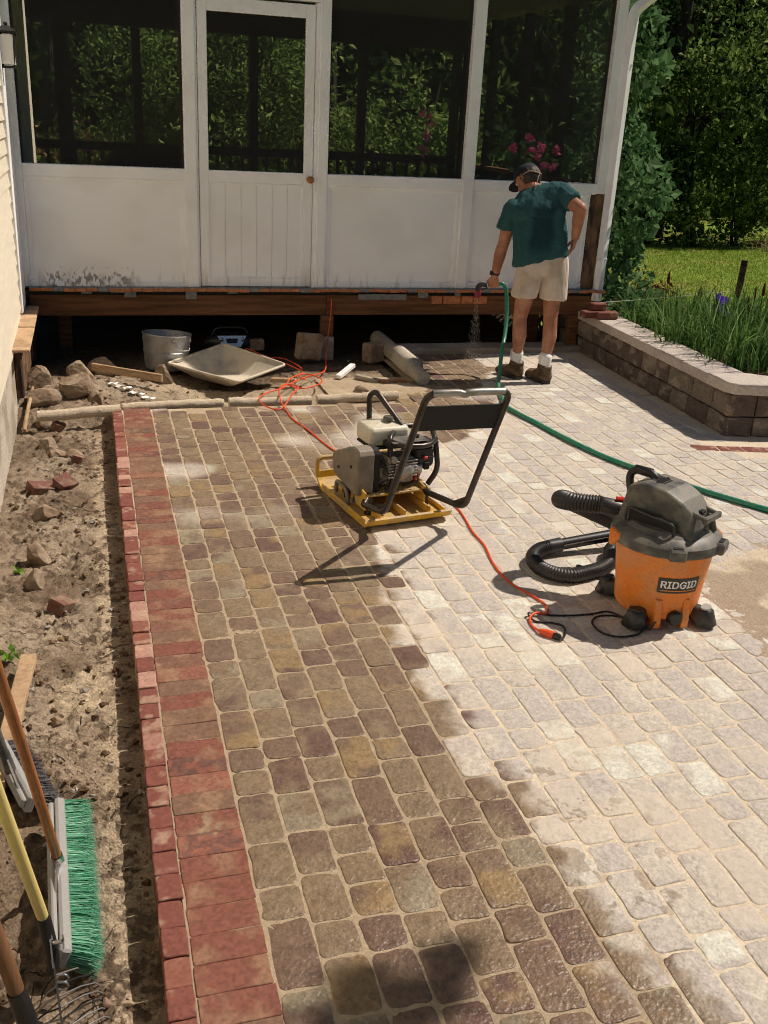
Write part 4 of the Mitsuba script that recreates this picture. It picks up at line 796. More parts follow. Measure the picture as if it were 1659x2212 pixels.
# name plate bent round the tank, with its lettering
def bend(v, zc, off, tilt=.112):
    """x along the tank, y up, z out of it"""
    r_ = .1745+(.022/.198)*(zc+v[:, 1]-.12)+off+v[:, 2]; a_ = VA+v[:, 0]/.19
    return np.stack([vc[0]+r_*np.cos(a_), vc[1]+r_*np.sin(a_), zc+v[:, 1]], 1)
def plate(x0, x1, y0, y1, d, zc, off, mat, name):
    m = m3.Manifold.extrude(m3.CrossSection([[(x0, y0), (x1, y0), (x1, y1), (x0, y1)]]).offset(-min(.004, (y1-y0)*.3), m3.JoinType.Round).offset(min(.004, (y1-y0)*.3), m3.JoinType.Round, 2, 16), d).refine_to_length(.012).to_mesh()
    part(VC, name, (bend(np.array(m.vert_properties[:, :3], float), zc, off), np.array(m.tri_verts)), mat)
plate(-.090, .090, -.034, .034, .003, .200, .0, 'm_vac_black', 'name_plate'); plate(-.078, .078, -.0245, -.0205, .002, .200, .0022, 'm_orange', 'plate_stripe')
tm = meshkit.text_mesh('RIDGID', .031, .0015, True); tv = np.array(tm.vertices); x0_, x1_ = tv[:, 0].min(), tv[:, 0].max(); tv[:, 0] = (tv[:, 0]-(x0_+x1_)/2)*.156/(x1_-x0_); tv[:, 1] -= .0105
part(VC, 'lettering', (bend(tv, .200, .0025), np.array(tm.faces)), 'm_label_white', label='white capital lettering on the name plate')
# hose: ribbed, from the inlet round to the wand
def ribbed(Pp, r, step=.0125, amp=.12):
    S = smooth_path(Pp, 20); L = np.r_[0, np.cumsum(np.linalg.norm(np.diff(S, axis=0), axis=1))]; n = max(8, int(L[-1]/step)*4); q_ = np.linspace(0, L[-1], n)
    S2 = np.stack([np.interp(q_, L, S[:, k]) for k in range(3)], 1); return tube(S2, r*(1+amp*np.array([-.6, .8, 1, .3])[np.arange(n) % 4]), 18)
part(VC, 'inlet_neck', tube([vc+V3(-.05, .10, .36), V3(2.115, 3.415, .37), V3(2.085, 3.44, .375)], [.036, .036, .036], 18), 'm_vac_grey', 40)
part(VC, 'release_tab', box((2.105, 3.43, .418), (.06, .028, .012), .003, rotz(-.5)), 'm_red')
part(VC, 'hose_cuff', tube([(2.10, 3.425, .373), (2.04, 3.47, .378), (2.02, 3.48, .379)], [.038, .037, .039], 18), 'm_vac_black', True)
part(VC, 'hose_elbow', ribbed([(2.025, 3.478, .379), (1.96, 3.51, .378), (1.915, 3.555, .372), (1.912, 3.62, .355), (1.97, 3.665, .33), (2.10, 3.66, .27), (2.25, 3.64, .20), (2.40, 3.68, .12), (2.42, 3.76, .07), (2.33, 3.765, .05)], .037), 'm_vac_black', True)
hz = .032
hpts = [(2.33, 3.765, .05), (2.26, 3.72, .04), (2.20, 3.62, hz), (2.12, 3.555, hz), (2.03, 3.525, hz), (1.95, 3.51, hz), (1.885, 3.545, hz), (1.848, 3.62, hz), (1.857, 3.71, hz+.004), (1.915, 3.775, hz+.008), (1.985, 3.795, hz+.012)]
part(VC, 'flexible_hose', ribbed(hpts, .031), 'm_vac_black', True)
part(VC, 'wand_cuff', cyl((1.975, 3.793, .044), (2.035, 3.80, .050), .034, 18), 'm_vac_black', 40)
part(VC, 'wand', cyl((2.03, 3.80, .049), (2.50, 3.83, .085), .027, 20, .030), 'm_black_rubber', 40)
part(VC, 'wand_seam', bar((2.04, 3.772, .055), (2.48, 3.80, .09), .004, .004), 'm_vac_grey')
PC = f'{VC}__power_cord'
part(VC, 'power_cord', cord([(2.06, 2.985, .07), (2.045, 3.02, .02), (1.99, 3.20, .008), (1.90, 3.205, .006), (1.80, 3.21, .006), (1.72, 3.225, .008), (1.665, 3.245, .012), (1.63, 3.24, .016), (1.64, 3.19, .006), (1.70, 3.165, .006), (1.735, 3.13, .006), (1.715, 3.07, .007), (1.685, 3.03, .010), (1.668, 3.035, .012)], .0042), 'm_black_rubber', True)
part(VC, 'cord_loop', cord([(2.03, 3.15, .006), (1.97, 3.18, .006), (1.91, 3.178, .006), (1.866, 3.13, .006), (1.868, 3.05, .006), (1.925, 3.006, .006), (2.0, 3.01, .006), (2.04, 3.03, .01)], .0042), 'm_black_rubber', True)
part(VC, 'cord_tail', cord([(2.11, 3.60, .005), (2.06, 3.66, .005), (2.05, 3.58, .006), (2.10, 3.50, .006), (2.2, 3.48, .006)], .0042), 'm_black_rubber', True)
part(VC, 'plug', tube([pg+pd*.060, pg+pd*.066, pg+pd*.085, pg+pd*.092], [.010, .014, .013, .006], 10), 'm_black_rubber', 40)

# ------------------------------------------------------------------ plate compactor
CP = thing('plate_compactor', 'yellow plate compactor with cream tank and bent tube handle', 'compactor')
ca = math.radians(10); cc = V3(1.375, 4.545, 0); cx, cy = V3(math.cos(ca), math.sin(ca), 0), V3(-math.sin(ca), math.cos(ca), 0)
CR = np.stack([cx, cy, V3(0, 0, 1)], 1)
def q(x, y, z): return cc+cx*x+cy*y+V3(0, 0, z)
def cbox(n, x0, x1, y0, y1, z0, z1, m, b=.004, R=None, **k): return part(CP, n, box(q((x0+x1)/2, (y0+y1)/2, (z0+z1)/2), (x1-x0, y1-y0, z1-z0), b, CR if R is None else CR @ R), m, **k)
# base: a dished plate with curled ends
prof = [(-.33, .062), (-.31, .030), (-.275, .010), (.275, .010), (.325, .035), (.36, .085), (.352, .090), (.315, .048), (.27, .024), (-.27, .024), (-.302, .042), (-.32, .068)]
part(CP, 'base_plate', prism(prof, .46, q(-.23, -.0, 0), cy, V3(0, 0, 1)), 'm_yellow')
for s_ in (-1, 1): cbox('side_flange', *( (-.23, -.222) if s_ < 0 else (.222, .23)), -.27, .27, .0245, .048, 'm_yellow', .002)
# front lift loop
lp = round_path([q(-.225, .335, .075), q(-.225, .345, .165), q(.225, .345, .165), q(.225, .335, .075)], .03, 5)
part(CP, 'lift_loop', tube(lp, .013, 8), 'm_yellow', True)
cbox('front_lip', -.23, .23, .325, .337, .06, .10, 'm_yellow', .003)
for a_ in (-.14, 0, .14): cbox('stiffener', a_-.006, a_+.006, -.26, .27, .0242, .065, 'm_yellow', .002)
cbox('exciter', -.13, .13, .06, .20, .0244, .12, 'm_yellow', .012)
part(CP, 'exciter_end', cyl(q(-.135, .13, .072), q(-.16, .13, .072), .04, 20), 'm_tube', 40)
cbox('engine_deck', -.17, .19, -.17, .12, .118, .131, 'm_yellow', .003)
for x_ in (-.15, .165):
    for y_ in (-.15, .10): part(CP, 'rubber_mount', cyl(q(x_, y_, .0245), q(x_, y_, .1175), .022, 14), 'm_black_rubber', 40)
for x0_, x1_ in ((-.19, -.13), (.14, .205)):
    part(CP, 'gusset', prism([(-.19, .06), (-.08, .06), (-.06, .13), (-.11, .16), (-.19, .15)], .008, q(x0_, 0, 0), cy, V3(0, 0, 1)), 'm_yellow')
    part(CP, 'gusset', prism([(-.05, .05), (.02, .05), (.05, .125), (-.03, .125)], .008, q(x1_, 0, 0), cy, V3(0, 0, 1)), 'm_yellow')
# belt cover on the left flank
pr = [(-.145, .125), (-.10, .112), (.13, .135), (.18, .165), (.18, .245), (.165, .262), (-.045, .352), (-.10, .362), (-.135, .352), (-.147, .33)]
cs = m3.CrossSection([pr]).offset(-.012, m3.JoinType.Round).offset(.012, m3.JoinType.Round, 2, 20)
def xsl(cs_, x0, x1):
    m = m3.Manifold.extrude(cs_, x1-x0).to_mesh(); v = np.array(m.vert_properties[:, :3], float); return q(0, 0, 0)+v[:, :1]*cy+v[:, 1:2]*V3(0, 0, 1)+(v[:, 2:]+x0)*cx, np.array(m.tri_verts)
part(CP, 'belt_cover', m3.Manifold.hull_points(np.vstack([xsl(cs, -.205, -.13)[0], xsl(cs.offset(-.008, m3.JoinType.Round), -.212, -.125)[0]])), 'm_cover', 30)
part(CP, 'belt_cover_back', xsl(cs.offset(-.006, m3.JoinType.Round), -.124, -.095), 'm_dark')
for y_, z_ in ((-.06, .25), (.09, .20)): part(CP, 'cover_bolt', cyl(q(-.2125, y_, z_), q(-.217, y_, z_), .008, 6), 'm_dark')
# engine
cbox('crankcase', -.09, .13, -.10, .07, .132, .26, 'm_alu', .02)
cbox('cylinder', -.05, .10, -.15, -.02, .20, .30, 'm_alu', .012)
for k in range(6): cbox('cooling_fin', -.055, .105, -.165, -.015, .205+k*.016, .211+k*.016, 'm_alu', .001)
part(CP, 'fuel_tank', rhull([q(x_, y_, z_) for x_ in (-.07, .10) for y_ in (0., .13) for z_ in (.352, .398)]+[q(.02, .06, .415)], .028, 20), 'm_cream', 35)
cbox('tank_bracket', -.09, .14, -.03, .15, .312, .326, 'm_dark', .003)
part(CP, 'fuel_cap', lathe([(0, .018), (.022, .018), (.026, .012), (.026, 0)], q(.03, .04, .445), 20), 'm_vac_grey', 35)
cbox('top_shroud', -.04, .21, -.125, -.045, .342, .372, 'm_dark', .008)
part(CP, 'choke_knob', lathe([(0, .02), (.018, .02), (.02, .0)], q(.13, -.08, .372), 16), 'm_black_rubber', 35)
cbox('air_filter', .115, .225, -.12, .04, .225, .335, 'm_black_rubber', .012); cbox('filter_band', .112, .228, -.123, .043, .274, .281, 'm_dark', .002)
cbox('carburettor', .09, .15, -.14, -.08, .20, .25, 'm_alu', .006)
part(CP, 'silencer', rhull([q(.01, -.13, .215), q(.06, -.13, .235)], .045, 18), 'm_alu', 40)
part(CP, 'recoil_cover', cyl(q(.132, -.02, .20), q(.165, -.02, .20), .075, 26), 'm_red', 40)
cbox('fuel_cup', .165, .195, -.13, -.10, .215, .255, 'm_dark', .004); part(CP, 'throttle_lever', bar(q(.09, -.15, .265), q(.13, -.155, .23), .006, .012, .001), 'm_metal')
part(CP, 'fuel_tap', cyl(q(.155, -.135, .283), q(.175, -.135, .283), .008, 10), 'm_red', 40)
part(CP, 'oil_plug', cyl(q(-.03, -.155, .30), q(-.03, -.175, .30), .017, 8), 'm_alu'); part(CP, 'drain_bolt', cyl(q(.0, -.105, .15), q(.0, -.13, .15), .013, 8), 'm_dark')
for k, (a_, b_) in enumerate((((-.08, -.12, .16), (-.02, -.16, .30)), ((.05, -.12, .14), (.12, -.15, .20)), ((-.085, -.11, .30), (-.06, -.14, .14)))): part(CP, 'engine_cable', cord([q(*a_), q((a_[0]+b_[0])/2+.02, (a_[1]+b_[1])/2-.03, (a_[2]+b_[2])/2), q(*b_)], .004), 'm_black_rubber', True)
# left grip, hydraulic looking coupling at the near left
part(CP, 'side_grip', tube(round_path([q(-.205, .13, .05), q(-.205, .13, .115), q(-.20, .01, .10), q(-.198, -.01, .03)], .03, 6), .011, 10), 'm_cover', True)
part(CP, 'grip_strap', bar(q(-.215, .135, .048), q(-.215, .10, .03), .012, .02, .002), 'm_yellow')
cbox('coupling', -.17, -.10, -.06, .0, .035, .075, 'm_alu', .006); part(CP, 'coupling_bolt', cyl(q(-.19, -.03, .055), q(-.17, -.03, .055), .014, 6), 'm_alu')
part(CP, 'link_arm', tube([q(-.10, -.03, .05), q(-.085, -.12, .045), q(-.07, -.2, .07)], [.018, .016, .014], 10), 'm_cover', True)
# roll cage round the engine
cg = round_path([V3(1.345, 4.375, .128), V3(1.385, 4.40, .175), V3(1.366, 4.45, .385), V3(1.45, 4.60, .405), V3(1.65, 4.655, .388), V3(1.628, 4.50, .362), V3(1.648, 4.485, .20), V3(1.603, 4.50, .118)], .045, 7)
part(CP, 'roll_cage', tube(cg, .0145, 12), 'm_tube', True)
part(CP, 'cage_bar', tube(round_path([V3(1.367, 4.447, .375), V3(1.43, 4.40, .362), V3(1.57, 4.425, .352), V3(1.629, 4.50, .362)], .05, 7), .0145, 12), 'm_tube', True)
part(CP, 'cage_plate', box(q(.075, -.09, .376), (.20, .10, .006), .002, CR), 'm_vac_grey')
part(CP, 'guard_loop', tube(round_path([V3(1.352, 4.76, .12), V3(1.350, 4.755, .25), V3(1.338, 4.75, .53), V3(1.36, 4.70, .565), V3(1.462, 4.56, .42)], .035, 7), .0145, 12), 'm_tube', True)
# operator's handle
h = [V3(1.215, 4.32, .095), V3(1.268, 4.14, .118), V3(1.322, 3.79, .80), V3(1.47, 3.79, .793), V3(1.703, 3.80, .80), V3(1.676, 4.15, .118), V3(1.555, 4.365, .125)]
part(CP, 'handle', tube(round_path(h[:3]+[V3(1.465, 3.79, .803), V3(1.487, 3.79, .791), V3(1.51, 3.79, .803)]+h[4:], .055, 7), .0155, 14), 'm_tube', True)
def on(a_, b_, z_): t = (z_-a_[2])/(b_[2]-a_[2]); return a_+(b_-a_)*t
pl = [on(h[1], h[2], .735), on(h[5], h[4], .735), on(h[5], h[4], .605), on(h[1], h[2], .605)]
nn = nz(np.cross(pl[1]-pl[0], pl[3]-pl[0])); pv = np.array([p_+nn*s_*.0025 for s_ in (-1, 1) for p_ in pl])
part(CP, 'handle_panel', m3.Manifold.hull_points(pv), 'm_dark')
part(CP, 'worn_grip', tube(round_path([V3(1.345, 3.79, .8005), V3(1.465, 3.79, .8035), V3(1.487, 3.79, .7915), V3(1.51, 3.79, .8035), V3(1.675, 3.799, .8005)], .05, 6), .0162, 14), 'm_alu', True)
for a_, b_ in ((h[1], h[2]), (h[5], h[4])):
    e_ = on(a_, b_, .20); part(CP, 'handle_gusset', m3.Manifold.hull_points(np.array([p_+cx*s_*.003 for s_ in (-1, 1) for p_ in (a_+V3(0, 0, .004), e_, a_+nz((h[0] if a_ is h[1] else h[6])-a_)*.09)])), 'm_tube')
for a_, b_ in ((h[0], q(-.15, -.14, .12)), (h[6], q(.17, -.12, .125))): part(CP, 'handle_pivot', cyl(a_, b_, .017, 12), 'm_tube', 40)

# ------------------------------------------------------------------ the man with the hose
PN = thing('person', 'man in a green t-shirt, pale shorts and dark cap bending to water the pavers', 'person')
S = lambda p, r, n=18: m3.Manifold.sphere(float(r), n).translate([float(t) for t in p])
def limb(*pr): return sum_([m3.Manifold.batch_hull([S(*a), S(*b)]) for a, b in zip(pr, pr[1:])])
def sum_(L):
    L = list(L)
    return m3.Manifold.batch_boolean(L, m3.OpType.Add)
def hullof(*pr): return m3.Manifold.batch_hull([S(*a) for a in pr])
def finish(M, ln, it=10, fold=0.0, fs=(9, 9, 5), seed=0, lam=.5):
    m = M.refine_to_length(ln).to_mesh(); t = trimesh.Trimesh(np.array(m.vert_properties[:, :3], float), np.array(m.tri_verts), process=True)
    trimesh.smoothing.filter_taubin(t, lamb=lam, nu=lam+.03, iterations=it)
    if fold:
        n_ = np.array(t.vertex_normals); v = np.array(t.vertices); t.vertices = v+n_*(fold*(2*(meshkit.fbm(v*np.array(fs), 3, seed)-.5)+.35))[:, None]
    return np.array(t.vertices), np.array(t.faces)
hipL, hipR = V3(3.195, 6.985, .86), V3(3.375, 6.945, .865)
kneL, kneR = V3(3.155, 7.0, .475), V3(3.365, 6.90, .485)
ankL, ankR = V3(3.172, 7.03, .09), V3(3.345, 6.875, .09)
shL, shR = V3(3.064, 7.13, 1.275), V3(3.385, 7.06, 1.405)
elL, wrL = V3(3.038, 7.19, 1.01), V3(3.022, 7.262, .762)
elR, wrR = V3(3.487, 6.86, 1.315), V3(3.505, 6.925, 1.105)
nk, hd = V3(3.215, 7.14, 1.425), V3(3.205, 7.225, 1.49)
hf = nz(V3(-.42, .60, -.68)); hu = nz(V3(-.12, .72, .68)); hu = nz(hu-hf*(hu @ hf)); hr = np.cross(hf, hu)
def hp_(r_, f_, u_): return hd+hr*r_+hf*f_+hu*u_
parts_ = [limb((hipL, .078), (hipL*.45+kneL*.55, .070), (kneL+V3(0, .005, 0), .053)), limb((hipR, .078), (hipR*.45+kneR*.55, .070), (kneR+V3(0, .005, 0), .053)),
 limb((kneL, .053), (kneL+V3(.004, -.012, -.125), .056), (kneL*.38+ankL*.62+V3(.002, -.004, 0), .041), (ankL, .034)), limb((kneR, .053), (kneR+V3(.004, -.012, -.125), .056), (kneR*.38+ankR*.62+V3(.002, -.004, 0), .041), (ankR, .034)),
 hullof((hipL, .075), (hipR, .075), (V3(3.21, 6.99, .99), .07), (V3(3.36, 6.96, 1.0), .07)), hullof((V3(3.21, 6.99, .99), .07), (V3(3.35, 6.96, 1.0), .07), (V3(3.17, 7.09, 1.24), .075), (V3(3.31, 7.05, 1.27), .075)),
 hullof((V3(3.17, 7.09, 1.24), .075), (V3(3.31, 7.05, 1.27), .075), (shL+V3(.05, 0, .0), .05), (shR+V3(-.05, 0, 0), .05), (nk, .05)),
 limb((nk, .055), (hd+V3(0, -.01, -.04), .05)),
 limb((shL, .054), (shL*.5+elL*.5, .052), (elL, .044), (elL*.7+wrL*.3+V3(-.004, 0, 0), .047), (wrL, .030)), limb((shR, .054), (shR*.5+elR*.5, .056), (elR, .047), (elR*.65+wrR*.35, .047), (wrR, .031)),
 hullof((hp_(0, -.02, .03), .078), (hp_(0, .03, .02), .070), (hp_(0, .045, -.065), .040), (hp_(0, -.04, -.01), .065)), hullof((hp_(0, .088, .0), .012), (hp_(0, .10, -.022), .014), (hp_(0, .08, -.03), .012)), hullof((hp_(0, .062, -.075), .022), (hp_(0, .03, -.06), .035))]
for s_ in (-1, 1):
    parts_.append(hullof((hp_(.078*s_, -.005, .012), .009), (hp_(.082*s_, -.012, -.018), .008), (hp_(.074*s_, .0, -.03), .007)))
def hand(wr, dirv, palm_n, thumb_side, curl, L=.088):
    d = nz(dirv); n_ = nz(palm_n-d*(np.dot(palm_n, d))); s_ = np.cross(d, n_)*thumb_side; out = []
    pc = [(wr, .024), (wr+d*.03+s_*.022, .016), (wr+d*.03-s_*.022, .016), (wr+d*L+s_*.030, .012), (wr+d*(L-.008)-s_*.028, .011)]
    out.append(hullof(*pc))
    for k, (o, ln) in enumerate(((.027, .072), (.009, .080), (-.010, .074), (-.027, .058))):
        a = wr+d*(L-.006-.003*abs(k-1))+s_*o; ch = [(a, .0105)]; e = d; t = 0
        for i, fr in enumerate((.45, .32, .23)):
            t += curl[k]*(1, 1.1, .8)[i]; e = nz(d*math.cos(t)+n_*math.sin(t)+s_*o*1.2); a = a+e*ln*fr; ch.append((a, .0098-.0011*i))
        out.append(limb(*ch))
    b = wr+d*.028+s_*.026; e = nz(d*.65+s_*.6+n_*.35); e2 = nz(d*.8+s_*.1+n_*.6)
    out.append(limb((b, .0145), (b+e*.038, .0120), (b+e*.038+e2*.032, .0098), (b+e*.038+e2*.055, .0085)))
    return sum_(out)
parts_.append(hand(wrL, V3(.02, .10, -.88), V3(.45, .75, .1), -1, (1.25, 1.25, 1.2, 1.2)))
parts_.append(hand(wrR, V3(-.06, .10, -.85), V3(-1, .35, 0), 1, (.15, .25, .35, .5)))
part(PN, 'body', finish(sum_(parts_), .0085, 8), 'm_skin', True)
for s_ in (-1, 1): part(PN, 'eye', trimesh.creation.icosphere(2, .0115).apply_translation(hp_(.031*s_, .084, .012)), 'm_label_white', True)
part(PN, 'mouth', hullof((hp_(-.022, .086, -.052), .004), (hp_(.022, .086, -.052), .004)), 'm_burgundy', True)
# shirt: hangs loose from the shoulders to a slanting hem
sh_l, sh_r = V3(3.066, 7.13, 1.278), V3(3.388, 7.055, 1.41)
torso = sum_([hullof((V3(3.145, 7.085, 1.24), .112), (V3(3.335, 7.035, 1.27), .112), (sh_l+V3(.045, 0, -.005), .072), (sh_r+V3(-.045, 0, -.01), .074), (nk+V3(0, -.012, -.035), .066)),
  hullof((V3(3.16, 7.07, 1.18), .108), (V3(3.345, 7.03, 1.2), .108), (V3(3.172, 6.985, .93), .102), (V3(3.365, 6.945, .97), .098), (V3(3.165, 7.03, .90), .095)), hullof((sh_l+V3(.03, 0, 0), .072), (nk+V3(0, -.01, -.03), .064), (sh_r+V3(-.03, 0, 0), .072))])
slL = hullof((sh_l, .072), (V3(3.035, 7.16, 1.12), .070), (V3(3.052, 7.15, 1.12), .066)).trim_by_plane([.06, -.12, .99], float(np.dot((.06, -.12, .99), (3.04, 7.15, 1.135))))
dR_ = nz(sh_r-V3(3.47, 6.90, 1.335)); slR = hullof((sh_r, .075), (V3(3.475, 6.885, 1.33), .068)).trim_by_plane(dR_.tolist(), float(dR_ @ V3(3.452, 6.935, 1.35)))
hemn = nz(V3(-.24, .10, .96)); shirt = sum_([torso.trim_by_plane(hemn.tolist(), float(hemn @ V3(3.27, 6.97, .925))), slL, slR])
part(PN, 'shirt', finish(shirt, .012, 8, .020, (12, 12, 4), 3), 'm_shirt', True)
# shorts
def sleg(h_, k_, out): 
    d = k_-h_; a = h_+d*.60
    return hullof((h_, .103), (h_+V3(0, 0, .07), .098), (a+V3(out, .0, 0), .098), (a+V3(-out*.2, .01, .02), .092)).trim_by_plane([0, -.05, 1.0], float(np.dot((0, -.05, 1.0), (h_[0], h_[1], .648))))
shorts = sum_([sleg(hipL, kneL, -.012), sleg(hipR, kneR, .012), hullof((hipL+V3(0, 0, .03), .099), (hipR+V3(0, 0, .03), .099), (hipL+V3(.01, .01, .11), .093), (hipR+V3(-.01, 0, .125), .094))])
part(PN, 'shorts', finish(shorts, .012, 7, .009, (13, 13, 7), 5), 'm_shorts', True)
for a_, nm in ((ankL, 'L'), (ankR, 'R')):
    part(PN, 'sock', finish(limb((a_+V3(0, 0, -.01), .048), (a_+V3(0, 0, .05), .048), (a_+V3(-.001, -.001, .105), .0515)), .012, 4, .002, (20, 20, 45), 8), 'm_sock', True)
for a_, dv_ in ((ankL, nz(V3(-.42, .9, 0))), (ankR, nz(V3(-.30, .95, 0)))):
    sv = V3(dv_[1], -dv_[0], 0)
    bt = sum_([hullof((a_+V3(0, 0, -.002)-dv_*.012, .052), (a_*V3(1, 1, 0)+V3(0, 0, .052)-dv_*.03, .044), (a_*V3(1, 1, 0)+V3(0, 0, .05)+dv_*.06, .046)), hullof((a_*V3(1, 1, 0)+V3(0, 0, .05)+dv_*.05, .046), (a_*V3(1, 1, 0)+V3(0, 0, .038)+dv_*.155+sv*.012, .036), (a_*V3(1, 1, 0)+V3(0, 0, .036)+dv_*.145-sv*.018, .033)),
        limb((a_+V3(0, 0, .0)-dv_*.005, .054), (a_+V3(0, 0, .035)-dv_*.008, .056))]).trim_by_plane([0, 0, 1], .016).trim_by_plane((nz(V3(0, 0, -1)+dv_*.25)).tolist(), float(nz(V3(0, 0, -1)+dv_*.25) @ (a_+V3(0, 0, .052))))
    part(PN, 'boot', finish(bt, .011, 4, .006, (24, 24, 24), 9), 'm_boot', True)
    out = [(a_[:2]+dv_[:2]*math.cos(t)*(.135 if math.cos(t) > 0 else .075)+dv_[:2]*.055*(math.cos(t) > 0)+sv[:2]*math.sin(t)*.047).tolist() for t in np.linspace(0, 2*PI, 28, endpoint=False)]
    m = trimesh.creation.extrude_polygon(Polygon(out).convex_hull, .022, engine='earcut'); part(PN, 'sole', (np.array(m.vertices)+V3(0, 0, .001), np.array(m.faces)), 'm_black_rubber')
    part(PN, 'bootlace', tube([a_+dv_*(.05+.012*k)+sv*.026*(1 if k % 2 else -1)+V3(0, 0, .018-.012*k) for k in range(5)], .003, 5), 'm_black_rubber')
# cap, hair, cords
A_ = np.stack([hr, hf, hu], 1)
dome = m3.Manifold.sphere(1, 36).trim_by_plane([0, .0, 1], .10).scale([.090, .106, .096]).to_mesh()
part(PN, 'cap', (np.array(dome.vert_properties[:, :3], float) @ A_.T+hp_(0, .0, .022), np.array(dome.tri_verts)), 'm_hat', 50)
vs_ = [(math.sin(t)*.072, .10+math.cos(t)*.075-.02, -.006*abs(math.sin(t))) for t in np.linspace(-1.5, 1.5, 15)]
vis = np.array([p_ for x_, y_, z_ in vs_ for p_ in ((x_, y_, z_+.028), (x_, y_, z_+.022))]+[(x_*.9, .055, z_+.03) for x_, y_, z_ in vs_[::4]]); part(PN, 'visor', m3.Manifold.hull_points(vis @ A_.T+hp_(0, .02, .0)), 'm_hat')
hair = m3.Manifold.sphere(1, 40).scale([.084, .098, .092]).translate([0, -.012, .0]).trim_by_plane([0, -1, .15], -.012).trim_by_plane([0, -.25, 1], -.058).transform(np.column_stack([A_, hd]))
part(PN, 'hair', finish(hair, .010, 2, .004, (60, 60, 30), 4), 'm_hair', True)
part(PN, 'neck_cord', tube(smooth_path([hp_(-.086, .02, .0), hp_(-.07, -.075, -.01), hp_(0, -.108, -.035), hp_(.07, -.075, -.005), hp_(.086, .02, .0)], 5), .0035, 5), 'm_plank', True)
part(PN, 'neck_cord', tube(smooth_path([hp_(0, -.108, -.035), nk+V3(-.01, -.072, .02), nk+V3(-.03, -.085, -.05)], 5), .003, 5), 'm_plank', True)
part(PN, 'wristwatch', lathe([(.0, .009), (.033, .009), (.034, 0), (.033, -.009), (0, -.009)], wrL+V3(.001, -.006, .022), 20, axes(nz(wrL-elL)) @ roty(PI/2)), 'm_black_rubber', 40)
part(PN, 'watch_face', cyl(wrL+V3(-.03, -.01, .022), wrL+V3(-.040, -.014, .022), .017, 16), 'm_dark')

# ------------------------------------------------------------------ plants
def blades(root, n, hgt, spread, lean, wid, seed, seg=5):
    """sword leaves that rise from the root and arch over"""
    r = np.random.default_rng(seed); vs, fs, us = [], [], []; m = 0
    for _ in range(n):
        a = r.uniform(0, 2*PI); d = V3(math.cos(a), math.sin(a), 0); o = V3(*root)+V3(r.normal(0, spread), r.normal(0, spread), 0); H = hgt*r.uniform(.6, 1.12); ln = lean*abs(r.normal(0, 1))+.03; b = r.uniform(0, 2*PI); sd_ = V3(math.cos(b), math.sin(b), 0); w0 = wid*r.uniform(.6, 1.25)
        kink = r.random() < .12
        for t in np.linspace(0, 1, seg):
            p_ = o+d*ln*H*t**2*(2.2 if kink else 1)+V3(0, 0, H*(t-(.45*ln+(.35 if kink else 0))*t**3)); w_ = w0*(1-t**2.2)*(.75+.5*t*(1-t))+.0004; vs += [p_-sd_*w_, p_+sd_*w_]
        for i in range(seg-1): fs += [[m+2*i, m+2*i+1, m+2*i+3], [m+2*i, m+2*i+3, m+2*i+2]]
        us += [(r.random(), r.random())]*(2*seg); m += 2*seg
    return (np.array(vs), np.array(fs)), np.array(us)
bz = lambda x, y: float(np.clip(.30-.32*np.clip((y-7.4)/1.3, 0, 1)-.25*np.clip((x-6.2)/1.2, 0, 1), .03, 1))-.02
g4 = random.Random(11)
spots = [(4.44+.30*i+.1*(j % 2), 5.98+.30*j) for j in range(6) for i in range(4+(j < 4)) if .0 < .62*(5.98+.3*j)-(4.44+.3*i)+1.9 and (4.44+.3*i)/(5.98+.3*j) < .80]
for n, (x, y) in enumerate(spots):
    k = thing('iris_clump', 'clump of upright sword shaped iris leaves behind the garden wall', 'iris', 'iris clumps in the bed behind the garden wall')
    x += g4.uniform(-.08, .08); y += g4.uniform(-.08, .08); hgt = .40+.08*g4.random()-.12*max(0, (y-7.0))
    m, uv = blades((x, y, bz(x, y)), 75, hgt*1.12, .09, .42, .0085, 200+n); part(k, 'leaves', m, 'm_iris', True, uv)
def flower(k, c, s, seed):
    r = np.random.default_rng(seed); P_ = []; D_ = []
    for j in range(6):
        a = j*PI/3+r.normal(0, .2); up = .9 if j % 2 else -.7; D_ += [V3(math.cos(a), math.sin(a), up)]*3; P_ += [V3(*c)+r.normal(0, .006, 3) for _ in range(3)]
    m, uv = leaves(np.array(P_), s, seed, .75, 0, np.array(D_)*1.4); part(k, 'petals', m, 'm_purple', False, uv)
for n, (c, lab) in enumerate((((4.87, 6.95, .60), 'leftmost dark purple iris bloom above the wall'), ((5.33, 6.72, .71), 'tallest purple iris bloom, left of the dark stake'), ((5.40, 6.45, .60), 'purple iris bloom in front of the dark stake'), ((5.14, 6.6, .50), 'small purple bloom low among the iris leaves'))):
    k = thing('iris_flower', lab, 'flower'); part(k, 'stem', tube([(c[0]-.02, c[1]+.01, .25), (c[0]-.005, c[1], .45), c], .004, 6), 'm_iris'); flower(k, c, .085 if n != 3 else .055, 300+n)
for n, (x, y, z_, lab) in enumerate(((5.12, 6.85, .70, 'left dark iris bud of the close pair'), (5.16, 6.80, .74, 'tallest dark iris bud of the close pair'), (5.02, 6.78, .63, 'dark iris bud standing low left of the pair'), (4.92, 7.3, .62, 'slim dark bud at the edge of the lawn'), (4.72, 7.5, .72, 'lone dark bud near the shrub'))):
    k = thing('iris_bud', lab, 'flower bud'); part(k, 'stem', tube([(x, y, .25), (x, y, z_-.05)], .0035, 6), 'm_iris'); part(k, 'bud', lathe([(0, -.06), (.011, -.04), (.014, -.01), (.008, .04), (0, .065)], (x, y, z_), 10), 'm_rust', True)
